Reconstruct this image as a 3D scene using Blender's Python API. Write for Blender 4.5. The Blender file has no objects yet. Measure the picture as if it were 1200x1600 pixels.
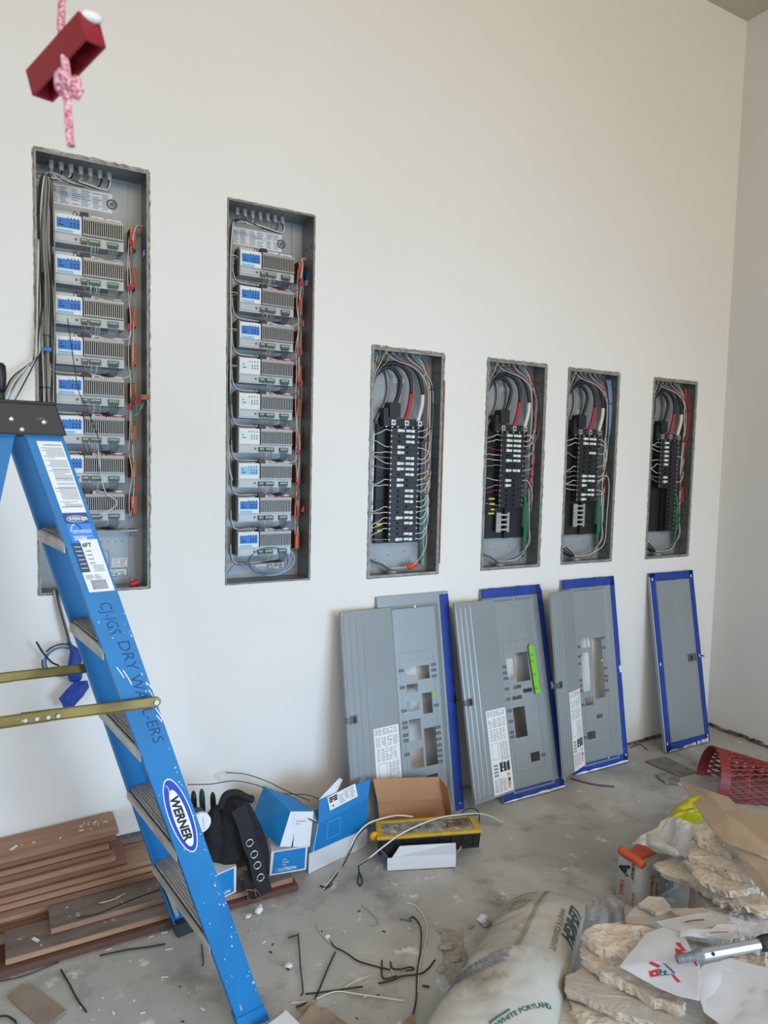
import bpy, bmesh, math, random
from mathutils import Vector, Matrix, noise
V = Vector
sc = bpy.context.scene
COL = sc.collection
# ------------------------------------------------------------------ camera
FPX = 1100.0
CAM = V((0.0, -2.7459, 1.6008))
AR = V((0.87274389, -0.48765784, 0.02253756))      # right
AU = V((0.01606101, 0.07482421, 0.99706739))       # up
AF = V((0.48791408, 0.86982249, -0.07313465))      # forward
cd = bpy.data.cameras.new('camera'); cam = bpy.data.objects.new('camera', cd); COL.objects.link(cam)
cd.sensor_fit = 'VERTICAL'; cd.sensor_height = 36.0; cd.lens = FPX * 36.0 / 1600.0
cd.clip_start = 0.02
cd.dof.use_dof = True; cd.dof.focus_distance = 3.0; cd.dof.aperture_fstop = 7.0
cam.matrix_world = Matrix(((AR.x, AU.x, -AF.x, CAM.x), (AR.y, AU.y, -AF.y, CAM.y), (AR.z, AU.z, -AF.z, CAM.z), (0, 0, 0, 1)))
sc.camera = cam
# ------------------------------------------------------------------ colour / world / lights
vs = sc.view_settings
vs.view_transform = 'Standard'; vs.look = 'None'; vs.gamma = 1.0; vs.use_curve_mapping = False; vs.exposure = -0.12

def lin(c):
    return tuple(((x / 255.0) / 12.92 if x / 255.0 <= 0.04045 else ((x / 255.0 + 0.055) / 1.055) ** 2.4) for x in c)

W = bpy.data.worlds.new('daylight_room'); sc.world = W; W.use_nodes = True
nt = W.node_tree; nt.nodes.clear()
wo = nt.nodes.new('ShaderNodeOutputWorld'); bg = nt.nodes.new('ShaderNodeBackground')
tc = nt.nodes.new('ShaderNodeTexCoord'); sx = nt.nodes.new('ShaderNodeSeparateXYZ'); rp = nt.nodes.new('ShaderNodeValToRGB')
mr = nt.nodes.new('ShaderNodeMapRange'); mr.inputs['From Min'].default_value = -0.5; mr.inputs['From Max'].default_value = 0.8
nt.links.new(tc.outputs['Generated'], sx.inputs[0]); nt.links.new(sx.outputs['Z'], mr.inputs['Value'])
nt.links.new(mr.outputs[0], rp.inputs[0]); nt.links.new(rp.outputs[0], bg.inputs[0]); nt.links.new(bg.outputs[0], wo.inputs[0])
rp.color_ramp.elements[0].position = 0.0; rp.color_ramp.elements[0].color = (*lin((226, 212, 186)), 1)
rp.color_ramp.elements[1].position = 1.0; rp.color_ramp.elements[1].color = (*lin((224, 213, 192)), 1)
e = rp.color_ramp.elements.new(0.42); e.color = (*lin((226, 220, 206)), 1)
bg.inputs['Strength'].default_value = 0.66

def area(name, loc, target, sx_, sy_, power, color, spread=180):
    ld = bpy.data.lights.new(name, 'AREA'); ld.shape = 'RECTANGLE'; ld.size = sx_; ld.size_y = sy_
    ld.energy = power; ld.color = color; ld.spread = math.radians(spread)
    o = bpy.data.objects.new(name, ld); COL.objects.link(o); o.location = loc
    o.rotation_euler = (V(target) - V(loc)).to_track_quat('-Z', 'Y').to_euler()
    return o
# daylight entering through the wide glazed opening behind and to the right of the camera
area('glazed_opening_daylight', (2.5, -4.9, 1.0), (0.5, 0, -0.5), 2.4, 1.7, 66, (0.46, 0.70, 1.0), 100)
# added cool fill lamp at the left, brightens the lower left wall
area('left_cool_fill', (-2.2, -3.6, 0.95), (0.3, 0, 0.3), 1.3, 1.8, 40, (0.56, 0.75, 1.0), 150)
# added warm fill lamp, set high to brighten the upper wall
area('high_warm_fill', (0.9, -5.2, 3.5), (3.5, 0, 3.3), 3.0, 1.2, 104, (1.0, 0.87, 0.71))

# ------------------------------------------------------------------ materials
MATS = {}
def mat(name, rgb, rough=0.6, metal=0.0, rgb2=None, scale=8.0, detail=4.0, contrast=(0.35, 0.65), bump=0.0, bscale=None, stretch=None, spec=0.5, sub=None, emit=None):
    if name in MATS: return MATS[name]
    m = bpy.data.materials.new(name); m.use_nodes = True; n = m.node_tree.nodes; l = m.node_tree.links
    b = n['Principled BSDF']; b.inputs['Base Color'].default_value = (*lin(rgb), 1)
    b.inputs['Roughness'].default_value = rough; b.inputs['Metallic'].default_value = metal
    b.inputs['Specular IOR Level'].default_value = spec
    if sub is not None:
        b.inputs['Transmission Weight'].default_value = sub
    tcn = n.new('ShaderNodeTexCoord'); mp = n.new('ShaderNodeMapping'); l.new(tcn.outputs['Object'], mp.inputs[0])
    if stretch: mp.inputs['Scale'].default_value = stretch
    if rgb2:
        nz = n.new('ShaderNodeTexNoise'); nz.inputs['Scale'].default_value = scale; nz.inputs['Detail'].default_value = detail
        l.new(mp.outputs[0], nz.inputs['Vector'])
        cr = n.new('ShaderNodeValToRGB'); cr.color_ramp.elements[0].position = contrast[0]; cr.color_ramp.elements[1].position = contrast[1]
        cr.color_ramp.elements[0].color = (*lin(rgb), 1); cr.color_ramp.elements[1].color = (*lin(rgb2), 1)
        l.new(nz.outputs['Fac'], cr.inputs[0]); l.new(cr.outputs[0], b.inputs['Base Color'])
    if bump > 0:
        nb = n.new('ShaderNodeTexNoise'); nb.inputs['Scale'].default_value = bscale or scale * 2; nb.inputs['Detail'].default_value = 6
        l.new(mp.outputs[0], nb.inputs['Vector'])
        bp = n.new('ShaderNodeBump'); bp.inputs['Strength'].default_value = bump; bp.inputs['Distance'].default_value = 0.01
        l.new(nb.outputs['Fac'], bp.inputs['Height']); l.new(bp.outputs[0], b.inputs['Normal'])
    MATS[name] = m
    return m

def specks(m, rgb, scale, lo, hi, seed_off=0.0, base=None):
    """lay irregular flecks of another colour over a material (paint spots, dust, stains)"""
    n = m.node_tree.nodes; l = m.node_tree.links; b = n['Principled BSDF']
    tcn = n.new('ShaderNodeTexCoord'); mp = n.new('ShaderNodeMapping'); mp.inputs['Location'].default_value = (seed_off, seed_off * 1.7, 3.1 * seed_off)
    l.new(tcn.outputs['Object'], mp.inputs[0])
    nz = n.new('ShaderNodeTexNoise'); nz.inputs['Scale'].default_value = scale; nz.inputs['Detail'].default_value = 8; nz.inputs['Roughness'].default_value = 0.62
    l.new(mp.outputs[0], nz.inputs['Vector'])
    cr = n.new('ShaderNodeValToRGB'); cr.color_ramp.elements[0].position = lo; cr.color_ramp.elements[1].position = hi
    cr.color_ramp.elements[0].color = (0, 0, 0, 1); cr.color_ramp.elements[1].color = (1, 1, 1, 1)
    l.new(nz.outputs['Fac'], cr.inputs[0])
    mx = n.new('ShaderNodeMix'); mx.data_type = 'RGBA'
    l.new(cr.outputs[0], mx.inputs['Factor'])
    bc = b.inputs['Base Color']
    if bc.is_linked: l.new(bc.links[0].from_socket, mx.inputs['A'])
    else: mx.inputs['A'].default_value = bc.default_value
    mx.inputs['B'].default_value = (*lin(rgb), 1)
    l.new(mx.outputs['Result'], bc)
    return m

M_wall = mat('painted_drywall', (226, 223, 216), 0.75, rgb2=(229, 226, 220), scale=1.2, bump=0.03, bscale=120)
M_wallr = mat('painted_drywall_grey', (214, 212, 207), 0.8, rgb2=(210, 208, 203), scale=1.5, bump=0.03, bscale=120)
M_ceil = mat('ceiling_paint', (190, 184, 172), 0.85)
M_floor = mat('raw_concrete', (154, 151, 144), 0.62, rgb2=(190, 187, 179), scale=1.6, detail=10, contrast=(0.3, 0.72), bump=0.12, bscale=30)
specks(M_floor, (196, 193, 185), 3.2, 0.52, 0.70, 4.0)
specks(M_floor, (126, 124, 119), 5.7, 0.52, 0.74, 9.0)
specks(M_floor, (218, 215, 208), 14.0, 0.62, 0.70, 2.0)
specks(M_floor, (80, 76, 72), 38.0, 0.72, 0.74, 7.0)
M_rim = mat('cut_drywall_edge', (188, 184, 172), 0.9, rgb2=(120, 114, 104), scale=40, bump=0.8, bscale=60)
M_gap = mat('floor_gap_dark', (52, 48, 44), 0.95, rgb2=(130, 124, 116), scale=25)
M_galv = mat('grey_enamel_box', (158, 163, 164), 0.45, 0.15, rgb2=(147, 152, 153), scale=5)
M_galvd = mat('galvanised_side', (140, 142, 140), 0.42, 0.55, rgb2=(112, 113, 111), scale=7, contrast=(0.3, 0.7))
M_lip = mat('box_lip', (150, 151, 146), 0.5, 0.3, rgb2=(120, 118, 110), scale=30)
M_cover = mat('cover_grey', (138, 144, 145), 0.36, 0.1, rgb2=(144, 150, 151), scale=2, spec=0.55)
M_blk = mat('black_plastic', (24, 24, 26), 0.45)
M_blk2 = mat('black_breaker', (30, 30, 32), 0.4)
M_white = mat('white_plastic', (225, 225, 222), 0.5)
M_paper = mat('white_paper', (226, 226, 224), 0.8)
M_ink = mat('grey_ink', (146, 146, 148), 0.9)
M_inkd = mat('dark_ink', (40, 42, 48), 0.9)
M_inkr = mat('red_ink', (178, 44, 48), 0.9)
M_bluel = mat('blue_sticker', (28, 112, 190), 0.5)
M_bluelp = mat('pale_blue_sticker', (128, 190, 216), 0.5)
M_fade = mat('washed_sticker', (204, 216, 214), 0.4)
M_fin = mat('heatsink_grey', (150, 149, 144), 0.45, 0.3)
M_fing = mat('heatsink_gap', (44, 44, 43), 0.7)
M_pcb = mat('terminal_green', (66, 92, 76), 0.6)
M_mod = mat('module_case', (176, 178, 176), 0.5, 0.2)
M_modd = mat('module_case_dark', (98, 98, 97), 0.5, 0.2)
M_org = mat('orange_terminal', (205, 84, 46), 0.5)
M_red = mat('red_wire', (168, 36, 48), 0.5)
M_redn = mat('red_wire_nut', (188, 24, 52), 0.5)
M_ww = mat('white_wire', (212, 208, 198), 0.5)
M_gw = mat('grey_wire', (150, 147, 140), 0.55)
M_bw = mat('black_wire', (28, 28, 30), 0.45)
M_grn = mat('green_wire', (32, 128, 84), 0.5)
M_blw = mat('blue_wire', (66, 106, 158), 0.5)
M_ylw = mat('yellow_tag', (200, 184, 70), 0.6)
M_cu = mat('copper_rust', (150, 96, 62), 0.6, 0.3, rgb2=(120, 70, 48), scale=40)
M_scr = mat('screw_metal', (196, 198, 198), 0.3, 0.8)
M_tape = mat('blue_painter_tape', (24, 62, 150), 0.62, rgb2=(20, 52, 132), scale=30)
M_tapew = mat('white_overspray', (222, 226, 230), 0.8)
M_lad = mat('blue_fibreglass', (0, 112, 170), 0.5, rgb2=(0, 102, 158), scale=6)
specks(M_lad, (170, 205, 224), 26.0, 0.70, 0.73, 3.0)
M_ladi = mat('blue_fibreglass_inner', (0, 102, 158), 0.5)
M_alu = mat('step_aluminium', (196, 192, 182), 0.5, 0.3, rgb2=(160, 154, 144), scale=9, stretch=(60, 1, 6), bump=0.2)
M_gold = mat('zinc_gold', (150, 132, 78), 0.36, 0.6, rgb2=(112, 94, 52), scale=10)
specks(M_gold, (214, 206, 184), 30.0, 0.68, 0.71, 3.0)
M_cap = mat('ladder_cap_black', (34, 32, 32), 0.5)
specks(M_cap, (120, 122, 116), 22.0, 0.66, 0.70, 5.0)
M_rub = mat('rubber', (46, 46, 48), 0.8)

# ------------------------------------------------------------------ mesh helpers
MW = {}
class MB:
    def __init__(s): s.v = []; s.f = []; s.m = []
    def add(s, verts, faces, m=0):
        o = len(s.v); s.v += [V(p) for p in verts]
        for f in faces: s.f.append([i + o for i in f]); s.m.append(m)
        return s
    def box(s, a, b, m=0, X=None):
        (x0, y0, z0), (x1, y1, z1) = a, b
        p = [V(q) for q in ((x0, y0, z0), (x1, y0, z0), (x1, y1, z0), (x0, y1, z0), (x0, y0, z1), (x1, y0, z1), (x1, y1, z1), (x0, y1, z1))]
        if X is not None: p = [X @ q for q in p]
        return s.add(p, [(0, 3, 2, 1), (4, 5, 6, 7), (0, 1, 5, 4), (1, 2, 6, 5), (2, 3, 7, 6), (3, 0, 4, 7)], m)
    def hexa(s, p, m=0):     # 4 lower then 4 upper corners
        return s.add(p, [(0, 3, 2, 1), (4, 5, 6, 7), (0, 1, 5, 4), (1, 2, 6, 5), (2, 3, 7, 6), (3, 0, 4, 7)], m)
    def quad(s, *p, m=0): return s.add(p, [tuple(range(len(p)))], m)
    def prism(s, poly, d, m=0):   # poly: 3-D loop, extruded by vector d
        n = len(poly); d = V(d); p = [V(q) for q in poly]
        s.add(p + [q + d for q in p], [tuple(range(n - 1, -1, -1)), tuple(range(n, 2 * n))] + [(i, (i + 1) % n, n + (i + 1) % n, n + i) for i in range(n)], m)
        return s
    def tube(s, pts, r, n=6, m=0, cap=True, rr=None):
        pts = [V(p) for p in pts]; N = len(pts); up = None; rings = []
        for i, p in enumerate(pts):
            t = (pts[min(i + 1, N - 1)] - pts[max(i - 1, 0)])
            if t.length < 1e-9: t = V((0, 0, 1))
            t.normalize()
            if up is None:
                up = t.orthogonal().normalized()
            up = (up - t * up.dot(t))
            if up.length < 1e-6: up = t.orthogonal()
            up.normalize(); w = t.cross(up)
            ri = rr[i] if rr else r
            rings.append([p + (up * math.cos(2 * math.pi * k / n) + w * math.sin(2 * math.pi * k / n)) * ri for k in range(n)])
        vv = [q for R_ in rings for q in R_]; ff = []
        for i in range(N - 1):
            for k in range(n):
                ff.append((i * n + k, i * n + (k + 1) % n, (i + 1) * n + (k + 1) % n, (i + 1) * n + k))
        if cap: ff += [tuple(range(n - 1, -1, -1)), tuple(range((N - 1) * n, N * n))]
        return s.add(vv, ff, m)
    def disc(s, c, nrm, r, n=12, th=0.001, m=0):
        c = V(c); nrm = V(nrm).normalized()
        return s.tube([c - nrm * th / 2, c + nrm * th / 2], r, n, m)
    def xf(s, X, start=0):
        for i in range(start, len(s.v)): s.v[i] = X @ s.v[i]
        return s
    def ball(s, c, r, m=0, nu=12, nv=8, sc_=(1, 1, 1), nz=0, nf=3):
        c = V(c); vv = []; ff = []
        for j in range(nv + 1):
            ph = math.pi * j / nv
            for i in range(nu):
                th = 2 * math.pi * i / nu
                d = V((math.sin(ph) * math.cos(th), math.sin(ph) * math.sin(th), math.cos(ph)))
                k = 1 + (nz * noise.noise(d * nf + c * 7) if nz else 0)
                vv.append(c + V((d.x * sc_[0], d.y * sc_[1], d.z * sc_[2])) * r * k)
        for j in range(nv):
            for i in range(nu):
                ff.append((j * nu + i, (j + 1) * nu + i, (j + 1) * nu + (i + 1) % nu, j * nu + (i + 1) % nu))
        return s.add(vv, ff, m)

def spl(pts, k=6):
    pts = [V(p) for p in pts]
    if len(pts) < 3: return pts
    out = []
    P = [pts[0] * 2 - pts[1]] + pts + [pts[-1] * 2 - pts[-2]]
    for i in range(1, len(P) - 2):
        for j in range(k):
            t = j / k
            out.append(0.5 * ((2 * P[i]) + (P[i + 1] - P[i - 1]) * t + (2 * P[i - 1] - 5 * P[i] + 4 * P[i + 1] - P[i + 2]) * t * t + (3 * P[i] - P[i - 1] - 3 * P[i + 1] + P[i + 2]) * t ** 3))
    out.append(pts[-1]); return out

def obj(name, mb, mats, parent=None, smooth=False, bevel=0, world=False, label=None, kind=None):
    me = bpy.data.meshes.new(name)
    vv = mb.v
    if world and parent is not None:
        inv = MW[parent].inverted(); vv = [inv @ p for p in vv]
    me.from_pydata([tuple(p) for p in vv], [], mb.f); me.validate()
    if not isinstance(mats, (list, tuple)): mats = [mats]
    for m in mats: me.materials.append(m)
    if len(mats) > 1 and len(me.polygons) == len(mb.m): me.polygons.foreach_set('material_index', mb.m)
    bm = bmesh.new(); bm.from_mesh(me)
    bmesh.ops.recalc_face_normals(bm, faces=bm.faces)
    bm.to_mesh(me); bm.free()
    if smooth: me.polygons.foreach_set('use_smooth', [True] * len(me.polygons))
    o = bpy.data.objects.new(name, me); COL.objects.link(o)
    if parent is not None: o.parent = parent; MW[o] = MW[parent]
    if bevel:
        md = o.modifiers.new('bevel', 'BEVEL'); md.width = bevel; md.segments = 2; md.limit_method = 'ANGLE'
    if label: o['label'] = label
    if kind: o['kind'] = kind
    return o

def thing(name, label, cat, loc=(0, 0, 0), rz=0.0, group=None, rot=None):
    o = bpy.data.objects.new(name, None); COL.objects.link(o); o.empty_display_size = 0.05
    M = Matrix.Translation(V(loc)) @ (rot.to_4x4() if rot is not None else Matrix.Rotation(rz, 4, 'Z'))
    o.matrix_world = M; MW[o] = M
    o['label'] = label; o['category'] = cat
    if group: o['group'] = group
    return o

def single(name, mb, mats, label, cat, group=None, smooth=False, bevel=0, kind=None):
    """a thing that is one mesh, built in world coordinates; its origin goes to its base"""
    n = len(mb.v); c = V((sum(p.x for p in mb.v) / n, sum(p.y for p in mb.v) / n, min(p.z for p in mb.v)))
    mb.v = [p - c for p in mb.v]
    o = obj(name, mb, mats, None, smooth, bevel); o.location = c
    MW[o] = Matrix.Translation(c)
    o['label'] = label; o['category'] = cat
    if group: o['group'] = group
    if kind: o['kind'] = kind
    return o

def struct(name, mb, mats, smooth=False):
    o = obj(name, mb, mats, None, smooth); o['kind'] = 'structure'; MW[o] = Matrix.Identity(4); return o

def textmb(s, size, org, dx, dy, ext=0.0004, mb=None, m=0, sx_=1.0, bold=0.0, align='LEFT'):
    """writing as thin raised shapes: starts at org, runs along dx, letters stand along dy"""
    mb = mb or MB()
    cu = bpy.data.curves.new('t', 'FONT'); cu.body = s; cu.size = 1.0; cu.extrude = 0.0; cu.resolution_u = 3; cu.offset = bold; cu.align_x = align
    to = bpy.data.objects.new('t', cu); me = bpy.data.meshes.new_from_object(to)
    dx = V(dx).normalized(); dy = V(dy).normalized(); nn = dx.cross(dy)
    vv = [V(org) + dx * v.co.x * size * sx_ + dy * v.co.y * size + nn * ext for v in me.vertices]
    mb.add(vv, [tuple(p.vertices) for p in me.polygons], m)
    bpy.data.objects.remove(to); bpy.data.curves.remove(cu); bpy.data.meshes.remove(me)
    return mb

def lines(mb, org, dx, dy, w, h, n, m, rnd, fill=0.5, ext=0.0005, seg=3):
    """rows of small print on a label"""
    dx = V(dx).normalized(); dy = V(dy).normalized(); nn = dx.cross(dy); o = V(org) + nn * ext
    for i in range(n):
        y = h * (i + 0.5) / n; t = h / n * fill * 0.5; x = 0
        for _ in range(seg):
            l = w / seg * rnd.uniform(0.55, 0.97)
            if rnd.random() < 0.93:
                mb.quad(o + dx * x + dy * (y - t), o + dx * (x + l) + dy * (y - t), o + dx * (x + l) + dy * (y + t), o + dx * x + dy * (y + t), m=m)
            x += w / seg
    return mb

def ray(px, py): return AF * FPX + AR * (px - 600) - AU * (py - 800)
def atY(px, py, y):
    d = ray(px, py); return CAM + d * ((y - CAM.y) / d.y)
def atZ(px, py, z):
    d = ray(px, py); return CAM + d * ((z - CAM.z) / d.z)

def slab(outline, th, rough=0.004, top=0.002, seg=0.02, seed=0, K=5, nf=18, mats=0, jag=0.0):
    """a broken flat piece: 3-D outline of its top face, thickness downwards, uneven rim and faces"""
    rnd = random.Random(seed); P = []
    n = len(outline)
    for i in range(n):
        a, b = V(outline[i]), V(outline[(i + 1) % n]); L = (b - a).length; k = max(1, int(L / seg))
        for j in range(k): P.append(a.lerp(b, j / k))
    c = sum(P, V()) / len(P); N = len(P)
    nrm = V()
    for i in range(N): nrm += (P[i] - c).cross(P[(i + 1) % N] - c)
    nrm.normalize()
    if nrm.z < 0: nrm = -nrm
    off = V((seed * 3.7, seed * 1.3, seed * 2.1))
    def rad(p, a): d = (p - c); d = d - nrm * d.dot(nrm); return p + d.normalized() * a * noise.noise(p * 22 + off) * 2
    P = [rad(p, rough + jag * rnd.uniform(-1, 1)) for p in P]
    mb = MB(); rings = []
    bot = [p.lerp(c, 0.03) - nrm * th * (1 + 0.25 * noise.noise(p * 15 + off)) for p in P]
    def crag(p, dn, f): d = (p - c); d = (d - nrm * d.dot(nrm)).normalized(); return p - nrm * th * dn + d * rough * (noise.noise(p * 60 + off + V((0, 0, dn * 9))) * 1.6 + noise.noise(p * 150 + off) * 1.2 + f)
    rings = [bot, [crag(p, .82, .2) for p in P], [crag(p, .58, .6) for p in P], [crag(p, .34, .2) for p in P], [crag(p, .12, .35) for p in P], P, [p.lerp(c, .02) for p in P]]
    for k in range(1, K):
        t = 1 - (1 - k / K)
        rings.append([p.lerp(c, t) + nrm * top * (noise.noise(p.lerp(c, t) * nf + off) + 0.6 * noise.noise(p.lerp(c, t) * nf * 3 + off) + .35 * noise.noise(p.lerp(c, t) * nf * 7 + off)) * 1.5 * min(1, t * 4) for p in P])
    vv = [q for R_ in rings for q in R_] + [c + nrm * top * noise.noise(c * nf + off), c - nrm * th]
    ff = []; R_ = len(rings)
    for i in range(R_ - 1):
        for j in range(N): ff.append((i * N + j, i * N + (j + 1) % N, (i + 1) * N + (j + 1) % N, (i + 1) * N + j))
    for j in range(N):
        ff.append(((R_ - 1) * N + j, (R_ - 1) * N + (j + 1) % N, R_ * N)); ff.append(((j + 1) % N, j, R_ * N + 1))
    mb.add(vv, ff); return mb

def sheet(c4, nx=14, ny=14, wr=0.006, nf=6, th=0.0012, seed=0, fold=None):
    """a crumpled sheet spanned between four corners (a,b along; d,c above)"""
    a, b, c, d = [V(p) for p in c4]; off = V((seed * 2.3, seed * 5.1, seed)); vv = []
    nrm = (b - a).cross(d - a).normalized()
    if nrm.z < 0: nrm = -nrm
    for j in range(ny + 1):
        for i in range(nx + 1):
            u, w = i / nx, j / ny
            p = a.lerp(b, u).lerp(d.lerp(c, u), w)
            h = wr * (noise.noise(p * nf + off) * 2 + abs(noise.noise(p * nf * 2.7 + off)) * 1.1)
            if fold: h += fold(u, w)
            q = p + nrm * h
            if i in (0, nx) or j in (0, ny): q += ((b - a).normalized() * noise.noise(p * 30 + off) + (d - a).normalized() * noise.noise(p * 30 - off)) * wr * 0.6
            vv.append(q)
    n1 = nx + 1; ff = []; N = len(vv)
    low = [q - nrm * th for q in vv]
    for j in range(ny):
        for i in range(nx):
            k = j * n1 + i; ff.append((k, k + 1, k + n1 + 1, k + n1)); ff.append((N + k, N + k + n1, N + k + n1 + 1, N + k + 1))
    for i in range(nx):
        ff.append((i, N + i, N + i + 1, i + 1)); k = ny * n1 + i; ff.append((k, k + 1, N + k + 1, N + k))
    for j in range(ny):
        k = j * n1; ff.append((k, k + n1, N + k + n1, N + k)); k += nx; ff.append((k, N + k, N + k + n1, k + n1))
    return MB().add(vv, ff)

def panel_sheet(w, h, holes, y0, y1, X=None, m=0):
    """flat sheet w x h in x/z with rectangular openings, thickness y0..y1"""
    xs = sorted({0, w} | {q for a in holes for q in (a[0], a[2])}); zs = sorted({0, h} | {q for a in holes for q in (a[1], a[3])})
    mb = MB(); nx, nz = len(xs), len(zs)
    inh = lambda x, z: any(a[0] < x < a[2] and a[1] < z < a[3] for a in holes)
    vv = [(x, y, z) for y in (y0, y1) for z in zs for x in xs]; L = nx * nz; ff = []
    solid = {(i, k): not inh((xs[i] + xs[i + 1]) / 2, (zs[k] + zs[k + 1]) / 2) for i in range(nx - 1) for k in range(nz - 1)}
    g = lambda i, k, s: s * L + k * nx + i
    for (i, k), s in solid.items():
        if not s: continue
        ff.append((g(i, k, 0), g(i + 1, k, 0), g(i + 1, k + 1, 0), g(i, k + 1, 0)))
        ff.append((g(i, k, 1), g(i, k + 1, 1), g(i + 1, k + 1, 1), g(i + 1, k, 1)))
        if not solid.get((i - 1, k)): ff.append((g(i, k, 0), g(i, k + 1, 0), g(i, k + 1, 1), g(i, k, 1)))
        if not solid.get((i + 1, k)): ff.append((g(i + 1, k, 0), g(i + 1, k, 1), g(i + 1, k + 1, 1), g(i + 1, k + 1, 0)))
        if not solid.get((i, k - 1)): ff.append((g(i, k, 0), g(i, k, 1), g(i + 1, k, 1), g(i + 1, k, 0)))
        if not solid.get((i, k + 1)): ff.append((g(i, k + 1, 0), g(i + 1, k + 1, 0), g(i + 1, k + 1, 1), g(i, k + 1, 1)))
    mb.add(vv, ff, m)
    if X is not None: mb.xf(X)
    return mb

# ------------------------------------------------------------------ room
XC, ZT = 3.8865, 4.1946
OPEN = [(0.1465, 0.5235, 1.0955, 2.6295), (0.8185, 1.1835, 1.088, 2.5955), (1.4615, 1.8395, 1.073, 2.095),
        (2.091, 2.4645, 1.074, 2.098), (2.6115, 2.983, 1.0755, 2.0965), (3.253, 3.623, 1.0735, 2.095)]
X0W = -2.5
mb = panel_sheet(XC - X0W, ZT, [(a - X0W, c, b - X0W, d) for a, b, c, d in OPEN], 0.0, 0.013)
mb.xf(Matrix.Translation((X0W, 0, 0)))
struct('wall_back', mb, M_wall)
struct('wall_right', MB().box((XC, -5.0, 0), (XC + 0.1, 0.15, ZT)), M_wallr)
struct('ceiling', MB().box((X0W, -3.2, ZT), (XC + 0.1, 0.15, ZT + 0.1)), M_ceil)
fl = MB(); NX, NY = 60, 60
for j in range(NY + 1):
    for i in range(NX + 1):
        x = X0W + (XC - X0W) * i / NX; y = -6.2 + 6.3 * j / NY
        fl.v.append(V((x, y, min(0.0, 0.003 * noise.noise(V((x * 2, y * 2, 0))) - 0.0015))))
for j in range(NY):
    for i in range(NX):
        k = j * (NX + 1) + i; fl.f.append([k, k + 1, k + NX + 2, k + NX + 1]); fl.m.append(0)
struct('floor', fl, M_floor, True)

# dark broken gap and mortar crumbs where the drywall stops above the slab
rnd = random.Random(5)
g = MB()
x = 2.62
while x < XC:
    w = rnd.uniform(0.03, 0.09); g.box((x, -0.004 - rnd.uniform(0, .012), 0.0), (x + w, 0.001, rnd.uniform(0.006, 0.02)), 0); x += w
y = -0.0
while y > -0.75:
    w = rnd.uniform(0.02, 0.07); g.box((XC - 0.004 - rnd.uniform(0, .012), y - w, 0.0), (XC + 0.001, y, rnd.uniform(0.008, 0.025)), 0); y -= w
struct('trim_1', g, M_gap)

# ------------------------------------------------------------------ recessed enclosures
def rim(n, o4, seed, wall_gap):
    """ragged cut drywall edge round one opening"""
    a, b, c, d = o4; rnd = random.Random(seed); m = MB()
    def run(p, q, outx, outz, wmax):
        p, q = V(p), V(q); L = (q - p).length; k = int(L / 0.014); prev = None
        for i in range(k + 1):
            t = p.lerp(q, i / k); w = wmax * (0.45 + 0.55 * abs(noise.noise(t * 31 + V((seed, 0, 0)))) + rnd.uniform(-.1, .25)); lift = 0.0015 + rnd.uniform(0, 0.002)
            cur = (t, t + V((outx, 0, outz)) * w, t + V((outx * w * .5, -lift, outz * w * .5)))
            if prev: m.add([prev[0], prev[2], prev[1], cur[0], cur[2], cur[1]], [(0, 1, 4, 3), (1, 2, 5, 4)])
            prev = cur
    run((a, -.0004, d), (b, -.0004, d), 0, 1, 0.012 * wall_gap); run((a, -.0004, c), (a, -.0004, d), -1, 0, 0.007 * wall_gap)
    run((b, -.0004, c), (b, -.0004, d), 1, 0, 0.009 * wall_gap); run((a, -.0004, c), (b, -.0004, c), 0, -1, 0.004)
    struct('trim_%d' % (n + 2), m, M_rim)

def enclosure_box(t, w, h, D, lip):
    m = MB(); th = 0.0018; e = 0.0012
    m.box((e, D - th, e), (w - e, D, h - e), 0)
    m.box((e, 0.004, e), (e + th, D, h - e), 1); m.box((w - e - th, 0.004, e), (w - e, D, h - e), 1)
    m.box((e, 0.004, e), (w - e, D, e + th), 1); m.box((e, 0.004, h - e - th), (w - e, D, h - e), 1)
    # inner crease and knockout rings, small holes
    m.box((w - 0.052, D - 0.004, 0.01), (w - 0.05, D - 0.001, h - 0.01), 1)
    for k in range(int(h / 0.05)):
        z = 0.04 + k * 0.05
        for yy in (0.03, D * 0.62): m.disc((w - e - th - 0.0004, yy, z), (1, 0, 0), 0.0025 if k % 3 else 0.009, 10, 0.0006, 2 if k % 3 == 0 else 3)
    obj('back_box', m, [M_galv, M_galvd, M_modd, M_blk], t)
    f = MB()
    f.box((e, -0.001, e), (w - e, 0.004, e + lip), 0); f.box((e, -0.001, h - e - lip), (w - e, 0.004, h - e), 0)
    f.box((e, -0.001, e + lip), (e + lip, 0.004, h - e - lip), 0); f.box((w - e - lip, -0.001, e + lip), (w - e, 0.004, h - e - lip), 0)
    obj('flange', f, M_lip, t)

def wire(t, pts, r, m, k=6, n=5, name='wire'):
    return obj(name, MB().tube(spl(pts, k), r, n), m, t, True)

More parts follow.
